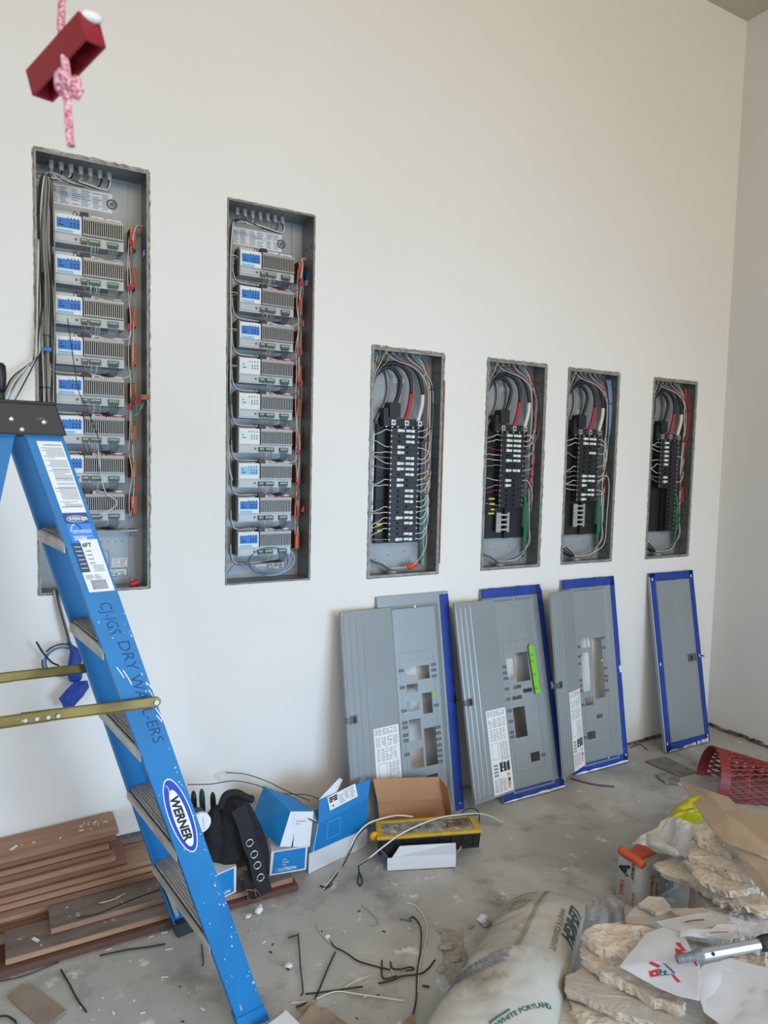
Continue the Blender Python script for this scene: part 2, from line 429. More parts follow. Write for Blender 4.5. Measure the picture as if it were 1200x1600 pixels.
def dimmer(t, x, z, y, style, rnd, full=True):
    """one dimming module: case, face label, heatsink, terminal strips"""
    w, h, D = 0.232, 0.112, 0.13
    c = MB(); c.box((x, y, z), (x + w, D - 0.004, z + 0.034), 0); c.box((x, y - 0.004, z + 0.034), (x + 0.09, D - 0.004, z + 0.1), 0)
    c.box((x + 0.09, y + 0.004, z + 0.034), (x + w, D - 0.004, z + 0.1), 1)
    c.box((x - 0.004, y + 0.012, z + 0.006), (x, D - 0.004, z + 0.104), 1)  # left side plate, its shade put into a darker colour
    c.box((x, y + 0.006, z + 0.1), (x + 0.075, D - 0.01, z + 0.112), 0)
    c.box((x + 0.12, y + 0.008, z + 0.1), (x + 0.165, D - 0.02, z + 0.112), 2); c.box((x + 0.172, y + 0.008, z + 0.1), (x + 0.225, D - 0.02, z + 0.111), 2)
    c.box((x + 0.13, y + 0.007, z + 0.104), (x + 0.145, y + 0.008, z + 0.107), 1); c.box((x + 0.19, y + 0.007, z + 0.103), (x + 0.205, y + 0.008, z + 0.107), 1)
    o = obj('dimmer_module', c, [M_mod, M_modd, M_white], t)
    f = MB(); f.box((x + 0.002, y - 0.0055, z + 0.036), (x + 0.088, y - 0.004, z + 0.099), 0)
    bm_ = {'blue': 1, 'pale': 2, 'fade': 3}[style]
    f.box((x + 0.008, y - 0.0062, z + 0.052), (x + 0.083, y - 0.0055, z + 0.083 + 0.002), bm_)
    for i in range(4): f.box((x + 0.042 + i * 0.011, y - 0.0068, z + 0.084), (x + 0.045 + i * 0.011, y - 0.0062, z + 0.089), 4)
    for i in range(3):
        for j in range(2): f.box((x + 0.052 + i * 0.011, y - 0.0068, z + 0.057 + j * 0.01), (x + 0.056 + i * 0.011, y - 0.0062, z + 0.062 + j * 0.01), 4)
    f.box((x + 0.014, y - 0.0068, z + 0.06), (x + 0.03, y - 0.0062, z + 0.063), 4); f.box((x + 0.016, y - 0.0068, z + 0.07), (x + 0.02, y - 0.0062, z + 0.075), 4)
    f.box((x + 0.008, y - 0.0062, z + 0.037), (x + 0.06, y - 0.0055, z + 0.046), 5)
    obj('face_label', f, [M_paper, M_bluel, M_bluelp, M_fade, M_inkd, M_bluelp if style == 'blue' else M_paper], o)
    s = MB(); n = 19; x0, x1 = x + 0.092, x + w - 0.002
    s.box((x0, y + 0.0, z + 0.038), (x1, y + 0.004, z + 0.098), 1)
    for i in range(n):
        xx = x0 + (x1 - x0) * (i + 0.25) / n; s.box((xx, y - 0.012, z + 0.04), (xx + (x1 - x0) / n * 0.42, y + 0.001, z + 0.09), 0)
    s.box((x0, y - 0.012, z + 0.087), (x1, y + 0.004, z + 0.1), 0)
    s.box((x0, y - 0.012, z + 0.035), (x1, y + 0.004, z + 0.04), 0)
    obj('heatsink', s, [M_fin, M_fing], o)
    q = MB()
    for (a, b, k) in ((0.086, 0.107, 3), (0.113, 0.150, 6), (0.176, 0.212, 5)):
        q.box((x + a, y - 0.012, z + 0.006), (x + b, y, z + 0.024), 0)
        for i in range(k): q.box((x + a + 0.002 + (b - a - 0.004) * i / k, y - 0.013, z + 0.015), (x + a + 0.0045 + (b - a - 0.004) * i / k, y - 0.012, z + 0.021), 1)
    q.box((x + 0.002, y - 0.004, z + 0.006), (x + 0.08, y, z + 0.03), 2)
    q.disc((x + 0.07, y - 0.005, z + 0.018), (0, 1, 0), 0.005, 8, 0.002, 3)
    q.box((x + 0.08, y - .001, z + .008), (x + .22, y + .001, z + .022), 2)
    obj('terminal_strip', q, [M_pcb, M_white, M_mod, M_modd], o)
    p = MB(); p.box((x + 0.086, y - 0.006, z + 0.1), (x + 0.112, y + 0.02, z + 0.117), 0)
    for i in range(5): p.box((x + 0.088 + i * 0.005, y - 0.008, z + 0.096), (x + 0.09 + i * 0.005, y - 0.004, z + 0.102), 0)
    p.tube([V((x + 0.068 + 0.006 * math.cos(a_ * math.pi / 8), y + 0.004, z + 0.104 + 0.012 * math.sin(a_ * math.pi / 8))) for a_ in range(9)], 0.0012, 5, 0)
    obj('plug', p, M_blk, o)

def sticker(t, a, b, y, nrows, rnd, name='label_sheet', blocks=3, ink=1):
    (x0, z0), (x1, z1) = a, b; m = MB(); m.box((x0, y - 0.0006, z0), (x1, y, z1), 0)
    bw = (x1 - x0) / blocks
    for k in range(blocks):
        lines(m, (x0 + k * bw + bw * .06, y - 0.0006, z0 + (z1 - z0) * .08), (1, 0, 0), (0, 0, 1), bw * .88, (z1 - z0) * .84, nrows, 1, rnd, 0.45, 0.0004, 2)
    return obj(name, m, [M_paper, M_ink], t)

def dim_panel(i, label, nmod, ztop, styles, seed, D=0.13):
    a, b, c, d = OPEN[i]; w, h = b - a, d - c; rnd = random.Random(seed)
    t = thing('dimmer_panel', label, 'electrical panel', (a, 0, c), 0, 'tall recessed panels of dimmer modules')
    enclosure_box(t, w, h, D, 0.006 if i == 0 else 0.003)
    yb = D - 0.002
    sticker(t, (0.055, h - 0.13), (0.27, h - 0.06), yb, 8, rnd)
    zs = [ztop - 0.112 - 0.1418 * k for k in range(nmod)]
    for k, z in enumerate(zs): dimmer(t, 0.066, z, 0.055, styles[k], rnd)
    sticker(t, (0.06, zs[0] - 0.028), (0.25, zs[0] - 0.002), yb, 5, rnd)
    # orange terminal blocks on the right
    for k, z in enumerate(zs):
        m = MB(); xx = 0.322
        for s_ in (0, 1):
            for j in range(5):
                m.box((xx + s_ * 0.012, 0.058 + s_ * 0.012, z + 0.022 + j * 0.0135), (xx + 0.010 + s_ * 0.012, 0.085 + s_ * 0.012, z + 0.0345 + j * 0.0135), 0)
        m.box((xx, 0.075, z + 0.018), (xx + 0.024, D - 0.004, z + 0.094), 1)
        obj('terminal_block', m, [M_org, M_cu], t)
    # wires from terminals of each module
    for k, z in enumerate(zs):
        lower = z - 0.03
        for j in range(6):
            x = 0.066 + 0.115 + j * 0.006
            mm = rnd.choice([M_ww, M_gw, M_gw, M_ww])
            wire(t, [(x, 0.045, z + 0.007), (x + rnd.uniform(-.003, .003), 0.05, z - 0.012), (x - 0.01, 0.07, lower + rnd.uniform(-.004, .006)), (0.09, 0.085, lower)], 0.0011, mm, 4, 4)
        for j in range(5):
            x = 0.066 + 0.178 + j * 0.007
            mm = M_bw if k > 2 or i else M_gw
            wire(t, [(x, 0.045, z + 0.007), (x, 0.048, z - 0.018 + j * .001), (x - 0.02, 0.06, lower + 0.004 - j * .002), (0.14, 0.075, lower - 0.004), (0.07, 0.07, lower + 0.002)], 0.0015, mm, 4, 4)
        for j, mm in enumerate((M_red, M_gw, M_grn)):
            if rnd.random() < 0.8:
                x = 0.066 + 0.088 + j * 0.007
                wire(t, [(x, 0.045, z + 0.007), (x + 0.004, 0.046, z - 0.015), (x + rnd.uniform(0, .03), 0.05, z - 0.03)], 0.0013, mm, 4, 4)
        if rnd.random() < 0.75:
            mm = rnd.choice([M_ww, M_red, M_red, M_gw])
            wire(t, [(0.16, 0.055, lower + 0.006), (0.24, 0.05, lower - 0.008), (0.31, 0.05, lower), (0.33, 0.06, z + 0.02)], 0.0016, mm, 5, 5)
        # loop from the left bundle
        if i == 1 or k > 2:
            for q in range(3):
                wire(t, [(0.028 + q * .004, 0.05, z + 0.05), (0.034 + q * .003, 0.048, z), (0.06, 0.05, lower - 0.004 + q * .003), (0.14, 0.06, lower - 0.006 + q * .003), (0.2, 0.07, lower)], 0.0015, (M_bw, M_gw, M_ww)[q], 5, 5)
    # vertical runs beside the orange blocks
    for j in range(5):
        mm = (M_ww, M_red, M_ww, M_grn, M_gw)[j]; pts = []
        z = ztop - 0.05
        while z > zs[-1]:
            pts.append((0.318 + j * 0.004 + rnd.uniform(-.007, .007), 0.055 + rnd.uniform(-.006, .006), z)); z -= 0.08
        wire(t, pts, 0.0016, mm, 4, 5)
    for j, mm in enumerate((M_ww, M_org, M_gw)):
        wire(t, [(w - 0.006, 0.07, ztop - 0.0 - j * .004), (w - 0.03, 0.06, ztop - 0.008 - j * .004), (0.335, 0.05, ztop - 0.035 - j * 0.003), (0.325 + j * .003, 0.05, ztop - 0.09)], 0.0022, mm, 6, 6)
    nuts = {0: [(0.318, 0.03, zs[0] + .02), (0.312, .03, zs[1] - .0), (0.308, 0.03, zs[2] - 0.0), (0.312, .03, zs[4] - .012), (0.335, .03, zs[4] + .015), (0.335, 0.03, zs[6] - .02)],
            1: [(0.318, 0.03, zs[0] - 0.01), (0.328, 0.03, zs[1] - 0.035), (0.322, .03, zs[2] - 0.012), (0.325, .03, zs[3] + 0.0), (.318, .03, zs[5] - .005), (.318, .03, zs[6] + .01), (.34, .03, zs[7] + .04), (.315, .03, zs[7] + .01)]}[i]
    for p in nuts:
        obj('wire_nut', MB().tube([V(p), V(p) + V((0.004, -.002, 0.022))], 0, 6, 0, True, [0.0075, 0.004]), M_redn, t)
    # top knockout connectors and cable bundle
    for j in range(7):
        x = 0.06 + j * 0.032
        m = MB(); m.tube([(x, 0.075, h - 0.002), (x, 0.075, h - 0.022)], 0.009, 8, 0); m.box((x - 0.006, 0.066, h - 0.034), (x + 0.006, 0.082, h - 0.02), 0)
        obj('cable_clamp', m, [M_gw], t)
    m = MB(); m.tube([(0.268 + 0.016 * math.cos(u * math.pi / 6), D - .006, h - 0.098 + 0.016 * math.sin(u * math.pi / 6)) for u in range(13)], 0.003, 6)
    m.disc((0.268, D - .004, h - .098), (0, 1, 0), 0.009, 10, .001)
    obj('conduit_ring', m, M_modd, t)
    nb = 26 if i == 0 else 14
    for j in range(nb):
        xs = 0.06 + (j % 7) * 0.032 + rnd.uniform(-.004, .004); mm = (M_gw, M_bw, M_ww, M_gw)[j % 4]
        lx = 0.010 + rnd.uniform(0, .048 if i == 0 else .014); ly = 0.02 + rnd.uniform(0, .05)
        zb = 0.35 + rnd.uniform(0, .25) if i == 0 else zs[min(j % 9, 8)] + .03
        sway = [(lx + rnd.uniform(-.008, .012) * (1 if i == 0 else .3), ly + rnd.uniform(-.012, .012), z_) for z_ in (h - 0.3, h - 0.5, h - 0.75, h - 1.0) if z_ > zb + .05]
        wire(t, [(xs, 0.07, h - 0.03), (xs - 0.002, 0.05, h - 0.050 - 0.003 * (j // 7)), (xs - .02, .042, h - .066 - .003 * (j // 7) - .09 * max(0, xs - .12) ), (max(0.085, xs * 0.62), 0.032 + .002 * (j // 7), h - 0.064 - .004 * (j // 7) - .05 * max(0, xs - .1)), (0.045 + rnd.uniform(-.006, .01), 0.035 + rnd.uniform(-.01, .01), h - 0.062), (lx + .006, ly, h - 0.11)] + sway + [(lx + rnd.uniform(-.006, .014), ly, zb)], (0.0024 if i == 0 else .0019) + rnd.uniform(0, .0007), mm, 5, 5)
    for zt in (h - 0.075, h - 0.62, h - 0.8) if i == 0 else [z + 0.06 for z in zs[:4]]:
        x1 = 0.052
        m = MB(); m.tube([(0.03 + 0.022 * math.cos(u * math.pi / 6), 0.04 + 0.028 * math.sin(u * math.pi / 6), zt) for u in range(13)], 0.0013, 5)
        obj('cable_tie', m, M_bw if i == 0 else M_ww, t)
    # small blue stickers on side, hole rows
    m = MB(); m.box((w - 0.0045, 0.05, ztop - 0.085), (w - 0.0035, 0.12, ztop - 0.055), 0); m.box((w - 0.0045, 0.06, ztop - 0.11), (w - 0.0035, 0.09, ztop - 0.088), 1)
    obj('side_sticker', m, [M_bluel, M_paper], t)
    if i == 0:
        m = MB(); m.box((0.012, 0.01, 0.86), (0.05, 0.012, 0.872), 0); obj('blue_tag', m, M_bluel, t)
        obj('shelf_plate', MB().box((0.01, 0.06, 0.213), (0.345, D - 0.002, 0.219)), M_galvd, t)
        m = MB()
        for j in range(7): m.disc((0.17 + j * 0.026, D - .0024, 0.168), (0, 1, 0), 0.0022, 8, .001)
        m.disc((.33, D - .0024, .19), (0, 1, 0), 0.0022, 8, .001)
        obj('screw_holes', m, M_blk, t)
        m = MB(); m.tube([(0.23 + 0.022 * math.cos(u * math.pi / 8), D - .003, 0.09 + 0.045 * max(-1, min(1, 1.5 * math.sin(u * math.pi / 8)))) for u in range(17)], 0.0009, 4)
        obj('knockout_outline', m, M_modd, t)
        sticker(t, (0.262, 0.07), (0.318, 0.102), D - .002, 5, rnd, blocks=1)
        m = MB(); m.box((0.245, D - .0028, 0.032), (0.318, D - .002, 0.062), 0); m.box((0.247, D - .003, 0.034), (0.316, D - .0027, 0.060), 1)
        textmb('UL LISTED', 0.010, (0.262, D - .0031, 0.045), (1, 0, 0), (0, 0, 1), 0.0002, m, 2)
        m.tube([(0.269 + 0.009 * math.cos(u * math.pi / 6), D - .0034, .0485 + 0.008 * math.sin(u * math.pi / 6)) for u in range(13)], 0.0006, 4, 2)
        lines(m, (0.25, D - .003, .036), (1, 0, 0), (0, 0, 1), 0.063, 0.007, 2, 2, rnd, .5, .0003, 3)
        obj('listing_label', m, [M_inkd, M_fade, M_inkd], t)
        # green and white wires fanned to the ring at right
        for j in range(5):
            wire(t, [(0.335, 0.05, zs[4] - .07 + .01 * j), (0.345, .04, zs[4] - 0.02), (0.36, 0.03, zs[4] + 0.0 + j * .003), (w - .012, 0.02, zs[4] + 0.03)], 0.0016, (M_grn, M_grn, M_gw, M_grn, M_ww)[j], 5, 5)
        obj('wire_nut', MB().tube([(w - .03, 0.02, zs[4] + .022), (w - .012, 0.015, zs[4] + 0.04)], 0, 6, 0, True, [0.006, 0.009]), M_redn, t)
        obj('copper_strap', MB().box((w - .03, -0.003, zs[4] + .028), (w + .003, .002, zs[4] + .046)), M_cu, t)
        wire(t, [(0.10, -.01, zs[3] + .15), (0.13, -.015, zs[4] + .06), (0.155, -.01, zs[5] + .14), (0.2, 0.0, zs[5] + 0.02), (0.215, 0.02, zs[6] + .1)], 0.0016, M_bw, 6, 5)
        wire(t, [(0.2, .03, zs[6] + .14), (0.22, .02, zs[6] - .02), (0.262, .01, zs[7] + .075), (0.25, .01, zs[7] + .05), (.2, .01, zs[7] + .02)], 0.0018, M_ww, 6, 5)
        obj('wire_nut', MB().tube([(w - .06, 0.05, .008), (w - .03, 0.05, .016)], 0, 8, 0, True, [0.012, .012]), M_redn, t)
    else:
        for j in range(5):
            cx, cz, rx, rz = 0.20 + j * .006, 0.07, 0.085 + j * 0.006, 0.056 + j * .003
            m = MB(); m.tube([(cx + rx * math.cos(u * math.pi / 14), 0.05 + .004 * j, cz + rz * math.sin(u * math.pi / 14) + 0.01) for u in range(-9, 29 - j * 3)], 0.0017, 5)
            obj('cable_coil', m, (M_blw, M_bluelp, M_gw, M_ww, M_blw)[j], t, True)
        wire(t, [(0.01, 0.04, 0.03), (.05, .05, .07), (.1, .05, .075), (.16, .05, .04), (.2, .06, .02)], 0.0018, M_blw, 6, 5)
        m = MB(); m.box((0.17, D - .003, 0.058), (0.215, D - .002, 0.068), 0); textmb('LUTRON', 0.009, (0.173, D - .0032, .0598), (1, 0, 0), (0, 0, 1), .0002, m, 1, 1.05, .02)
        m.box((0.17, D - .003, 0.046), (0.215, D - .002, 0.056), 2); obj('maker_label', m, [M_bluel, M_paper, M_fade], t)
        m = MB(); m.box((0.225, D - .003, 0.03), (0.30, D - .002, 0.062), 0); m.box((0.227, D - .0032, 0.032), (0.298, D - .0029, 0.060), 1)
        lines(m, (0.23, D - .0032, .034), (1, 0, 0), (0, 0, 1), 0.065, 0.024, 4, 0, rnd, .5, .0003, 3); obj('listing_label', m, [M_inkd, M_paper], t)
    return t

P1 = dim_panel(0, 'leftmost tall grey wall panel holding eight dimmer modules, partly behind the blue ladder', 8, 1.362, ['blue'] * 8, 11)
P2 = dim_panel(1, 'second tall grey wall panel with nine dimmer modules, some faces washed pale', 9, 1.352, ['blue', 'blue', 'blue', 'fade', 'fade', 'fade', 'pale', 'blue', 'blue'], 12)
for i in range(6): rim(i, OPEN[i], i + 3, 1.0 if i != 1 else 0.5)

def breaker_panel(i, label, L, R, seed, letter=None, nL=21, nR=21, bare=None, whites=0.6, redlow=False, loops=True):
    a, b, c, d = OPEN[i]; w, h = b - a, d - c; rnd = random.Random(seed); D = 0.1
    t = thing('breaker_panel', label, 'electrical panel', (a, 0, c), 0, 'shorter recessed circuit breaker panels')
    enclosure_box(t, w, h, D, 0.011)
    z0 = 0.664; P = 0.0249; xm = 0.2
    m = MB(); m.box((0.075, 0.075, z0 - 20.8 * P), (0.325, 0.095, z0 + 0.03), 0); m.box((0.185, 0.06, z0 - 20.8 * P), (0.215, 0.076, z0 + 0.03), 0)
    obj('bus_tray', m, M_blk, t)
    for side, S, n in ((-1, L, nL), (1, R, nR)):
        for k in range(n):
            z = z0 - k * P; x0 = xm - 0.078 if side < 0 else xm; 
            q = MB(); q.box((x0 + 0.0008, 0.035, z - 0.0118), (x0 + 0.0772, 0.085, z + 0.0118), 0)
            q.box((x0 + (0.0 if side < 0 else 0.05), 0.05, z - 0.0118), (x0 + (0.028 if side < 0 else 0.078), 0.07, z + 0.0118), 0)
            lx = x0 + (0.006 if side < 0 else 0.072); q.disc((lx, 0.0345, z), (0, 1, 0), 0.0036, 8, 0.002, 1)
            o = obj('circuit_breaker', q, [M_blk2, M_scr], t)
            e_ = MB(); hx = x0 + (0.045 if side < 0 else 0.012)
            if k in S:
                if side < 0:
                    e_.box((x0 + 0.036, 0.026, z - 0.0065), (x0 + 0.049, 0.035, z + 0.0075), 0); e_.box((x0 + 0.051, 0.033, z - 0.005), (x0 + 0.075, 0.0352, z + 0.006), 1)
                else:
                    e_.box((x0 + 0.005, 0.033, z - 0.005), (x0 + 0.030, 0.0352, z + 0.006), 1); e_.box((x0 + 0.030, 0.026, z - 0.0065), (x0 + 0.046, 0.035, z + 0.006), 0)
                obj('breaker_handle', e_, [M_white, M_fade], o)
            else:
                e_.box((hx, 0.024, z - 0.004), (hx + 0.014, 0.035, z + 0.004), 0); obj('breaker_handle', e_, M_blk, o)
    if bare:
        m = MB()
        for k in bare:
            z = z0 - k * P
            m.box((xm - 0.075, 0.05, z - 0.012), (xm - 0.045, 0.056, z + 0.012), 0); m.box((xm - 0.045, 0.05, z - 0.004), (xm - 0.01, 0.054, z + 0.005), 0)
            m.box((xm - 0.01, 0.045, z - 0.012), (xm + 0.004, 0.056, z + 0.012), 0)
        obj('bus_bar', m, M_scr, t)
    # main lugs
    m = MB(); m.box((0.09, 0.04, z0 + 0.018), (0.155, 0.09, z0 + 0.10), 0); m.box((0.115, 0.03, z0 + 0.06), (0.17, 0.09, z0 + 0.125), 0); m.box((0.155, 0.05, z0 + 0.018), (0.30, 0.09, z0 + 0.055), 0)
    for x in (0.135, 0.205, 0.275):
        m.box((x - 0.011, 0.03, z0 + 0.024), (x + 0.011, 0.055, z0 + 0.048), 1); m.disc((x, 0.0295, z0 + 0.036), (0, 1, 0), 0.005, 8, .002, 0)
    for x in (0.1, 0.13, 0.16, 0.2, 0.24, 0.27): m.disc((x, 0.034, z0 + 0.0165), (0, 1, 0), 0.004, 8, .004, 1)
    obj('main_lugs', m, [M_blk, M_scr], t)
    # heavy feeders
    F = [([(0.02, .06, .80), (0.05, .05, .90), (0.11, .04, .945), (0.17, .04, .905), (0.172, .045, .84), (0.14, .05, .75)], M_bw, None),
         ([(0.03, .07, .86), (0.10, .05, .955), (0.18, .04, .955), (0.228, .04, .895), (0.232, .045, .80), (0.208, .05, .705)], M_bw, M_red),
         ([(0.05, .08, .90), (0.15, .06, .97), (0.24, .045, .955), (0.288, .045, .89), (0.298, .045, .80), (0.277, .05, .705)], M_bw, M_ww)]
    jx = rnd.uniform(-.006, .006)
    for pts, m0, m1 in F:
        pts = [(p[0] + jx, p[1], p[2]) for p in pts]; s = spl(pts, 8); cut = int(len(s) * 0.72)
        fo = obj('feeder_or_shadow', MB().tube(s if m1 is None else s[:cut + 1], 0.0085, 10), m0, t, True)
        if m1 is not None: obj('tape_wrap', MB().tube(s[cut:], 0.0098, 10), m1, fo, True)
    # shadows and reflections of the feeders on the back, built as grey arcs
    for q in range(2):
        wire(t, [(0.07 + q * .05, .088, .70), (0.13 + q * .06, .088, .82), (0.12 + q * .06, .085, .93), (0.05 + q * .05, .08, .985)], 0.007, M_galvd, 8, 8, 'feeder_or_shadow')
    # neutral bars with screws
    for x, za, zb in ((0.052, 0.2, 0.66), (0.315, 0.2, 0.62)):
        m = MB(); m.box((x - 0.006, 0.065, za), (x + 0.006, 0.078, zb), 0); z = za + .006
        while z < zb: m.disc((x, 0.064, z), (0, 1, 0), 0.0036, 6, .003, 1); z += 0.0095
        obj('neutral_bar', m, [M_galvd, M_scr], t)
    m = MB(); x = 0.335; z = 0.04; m.box((x - 0.007, 0.07, z), (x + 0.007, 0.085, 0.36), 0)
    while z < 0.36: m.disc((x, 0.068, z), (0, 1, 0), 0.0038, 6, .004, 1); z += 0.0095
    obj('ground_bar', m, [M_galvd, M_scr], t)
    # branch wires
    allL = [k for k in range(nL) if k in L or rnd.random() < .55]
    for k in allL:
        z = z0 - k * P; mm = rnd.choice([M_ww, M_ww, M_bw, M_gw] if not redlow else [M_ww, M_bw, M_gw, M_red]); dz = rnd.uniform(-.03, .03)
        wire(t, [(0.124, 0.042, z), (0.098, 0.036, z + .002), (0.072, 0.032, z + dz * .5), (0.045, 0.036, z + dz), (0.025, 0.05, z + dz - .02)], 0.0021, mm, 5, 5)
    for k in range(nR):
        if k in R or rnd.random() < (.8 if i == 2 else .45):
            z = z0 - k * P; r_ = rnd.random(); mm = M_ww if r_ < whites else (M_bw if r_ < .85 else (M_red if r_ < .94 else M_blw)); up = rnd.uniform(0.03, .12) * rnd.choice([1, 1, -1])
            wire(t, [(0.276, 0.042, z), (0.300, 0.034, z + rnd.uniform(-.006, .008)), (0.325, 0.032, z + up * .3), (0.342 + rnd.uniform(-.008, .005), 0.04, z + up * .8), (0.345 + rnd.uniform(-.008, .006), 0.05, z + up * 1.5)], 0.0021, mm, 5, 5)
    for j in range(11):
        mm = (M_ww, M_bw, M_gw, M_red, M_bw, M_ww, M_bw, M_gw, M_blw if i == 4 else M_ww, M_bw, M_red)[j]
        x = 0.33 + rnd.uniform(-.015, .018); zt = rnd.uniform(0.28, 0.5)
        wire(t, [(0.10 + j * 0.02, 0.06, h - 0.006), (0.14 + j * .018, 0.045, h - 0.04), (0.25 + j * .006, 0.035, h - 0.075), (x - .006, 0.035, h - 0.15), (x, 0.035, h - 0.28), (x + rnd.uniform(-.008, .006), 0.04, 0.6), (x, 0.045, zt)], 0.0020, mm, 5, 5)
    for j in range(5):
        wire(t, [(0.06 + j * .02, 0.06, h - 0.006), (0.045 + j * .014, 0.04, h - 0.05), (0.028 + j * .004, .035, h - 0.12), (0.018, .04, h - .2 - j * .02)], 0.0019, (M_ww, M_gw, M_ww, M_bw, M_gw)[j], 5, 5)
    for j in range(7):
        x = 0.07 + j * 0.035
        m = MB(); m.tube([(x, 0.06, h - 0.003), (x, 0.06, h - 0.02)], 0.009, 8); obj('cable_clamp', m, M_lip if j != 1 else M_ylw, t)
    ng = 4 if i != 2 else 2
    for j in range(ng):
        wire(t, [(0.29, 0.06, 0.42 - j * .02), (0.305 + j * .006, 0.05, 0.33), (0.302 + j * .007, 0.045, 0.2), (0.308 + j * .006, 0.05, 0.1 + j * .02), (0.33, 0.06, 0.07 + j * .05)], 0.0024, M_grn, 6, 6)
    if i in (2, 3):
        wire(t, [(0.012, .05, .17), (0.03, .045, .085), (0.09, .04, .055), (.125, .045, .035), (.15, .05, .02)], 0.0052, M_modd, 8, 8, 'feeder_or_shadow')
    else:
        for q in range(4):
            wire(t, [(0.02 + q * .02, .05, .07 + q * .004), (0.06 + q * .02, .045, .05), (0.11 + q * .01, .05, .03)], 0.004, M_blk, 6, 6)
    for q in range(3 if i >= 3 else 1):
        wire(t, [(.15 + q * .006, .05, .03), (.20, .045, .032 + q * .004), (.27, .04, .045 + q * .01), (.33 + q * .006, .04, .12), (.335, .045, .22), (.32 + q * .005, .04, .4)], 0.002, (M_ww, M_bw if i != 4 else M_red, M_gw)[q], 6, 5)
    m = MB(); m.tube([(.155, .05, .003), (.155, .05, .022)], 0.026, 12); obj('conduit_bushing', m, M_lip, t)
    m = MB()
    for q in ((.09, .07), (.16, .085), (.2, .96), (.25, .1)): m.disc((q[0], D - .0022, q[1]), (0, 1, 0), .0028, 8, .001)
    obj('screw_holes', m, M_blk, t)
    for q in range(3):
        zt = (0.86, 0.68, 0.46)[q]
        m = MB(); m.tube([(0.338 + 0.02 * math.cos(u * math.pi / 5), 0.04 + .016 * math.sin(u * math.pi / 5), zt) for u in range(11)], 0.0014, 4); obj('cable_tie', m, M_bw, t)
    if i in (2, 3, 4):
        m = MB(); zz = {2: .885, 3: .89, 4: .80}[i]; m.box((.165, D - .0028, zz), (.225, D - .002, zz + .022), 0); lines(m, (.168, D - .0028, zz + .002), (1, 0, 0), (0, 0, 1), .054, .018, 3, 1, rnd, .5, .0003, 3)
        obj('label_sheet', m, [M_paper, M_ink], t)
    if letter:
        obj('marker_letter', textmb(letter, 0.055, (0.065, D - .0022, .80), (1, 0, 0), (0, 0, 1), .0004, None, 0, .8), M_inkd, t)
    if i == 2:
        m = MB(); m.ball((.255, .045, .035), .016, 0, 10, 6, (1.5, .8, .8), .3); m.ball((.285, .05, .042), .012, 0, 10, 6, (1.3, .8, .9), .3)
        obj('orange_connector', m, mat('orange_connector', (226, 74, 34), .45), t)
        for q, zz in ((0, .235), (1, .205)): obj('yellow_tag', MB().box((.058 + q * .006, .03, zz), (.086, .034, zz + .009)), M_ylw, t)
        m = MB(); m.box((w + 0.001, -0.0035, 0.05), (w + .008, -.0008, .9), 0); obj('exposed_stud', m, M_cu, t)
    if i == 3:
        for q, zz in enumerate((.345, .32, .292, .272)): obj('yellow_tag', MB().box((.058 + (q % 3) * .008, .03, zz), (.094, .034, zz + .008)), M_ylw, t)
        wire(t, [(.30, .03, .46), (.315, .02, .49), (.335, .02, .56), (.318, .03, .6)], .0022, M_red, 6, 6); obj('wire_nut', MB().tube([(.318, .03, .43), (.318, .03, .455)], .007, 6), M_redn, t)
        for q in range(2):
            wire(t, [(w - .03, .03, .92), (w - .014, .02, .84), (w - .012, .02, .72), (w - .035, .03, .64), (.29, .035, .635 - q * .02)], .002, (M_red, M_gw)[q], 6, 5)
    if i == 4:
        for q in range(5): wire(t, [(.32 + q * .006, .04, .99), (.335 + q * .005, .035, .9), (.345 + q * .003, .035, .75), (.345, .04, .55 + q * .02)], .0021, M_blw if q % 2 else M_bluelp, 6, 5)
        wire(t, [(.275, .04, .42), (.32, .02, .47), (.35, .02, .42), (.355, .03, .25), (.345, .03, .1), (.28, .04, .045)], .0022, M_ww, 6, 5)
    if i == 5:
        for q in range(5): wire(t, [(.29 + q * .01, .05, .99), (.32 + q * .008, .04, .92), (.335 + q * .006, .035, .78), (.34, .04, .55), (.335 + q * .004, .04, .3)], .0021, M_red, 6, 5)
        wire(t, [(.335, .05, .99), (.33, .045, .93), (.325, .045, .8)], .0026, M_ylw, 5, 5)
    return t
S_ = set
breaker_panel(2, 'widest looking breaker panel, left of the four, with an orange connector at its bottom', S_((0, 3, 4, 6, 7, 9, 10, 16, 20)), S_((0, 1, 2, 5, 6, 7, 8, 11, 12, 13, 15, 16, 17, 19, 20)), 21)
breaker_panel(3, 'breaker panel marked B with four yellow tags at lower left and bare bus below', S_((0, 1, 2, 3, 5, 7, 9, 10)), S_((0, 1, 2, 3, 4, 5, 7)), 22, 'B', 15, 15, [16, 17, 18, 19], .6, True)
breaker_panel(4, 'breaker panel marked C with blue wires running down its right side', S_((0, 1, 8, 9, 10, 12, 13)), S_((0, 1, 3, 8, 9, 11, 12)), 23, 'C', 14, 14, [14.5, 15.5, 16.5, 17.5, 18.5])
breaker_panel(5, 'breaker panel nearest the room corner with red wires along its right side', S_((0, 1, 2, 3, 4, 5, 8, 9)), S_(()), 24, None, 11, 21, None, .3)
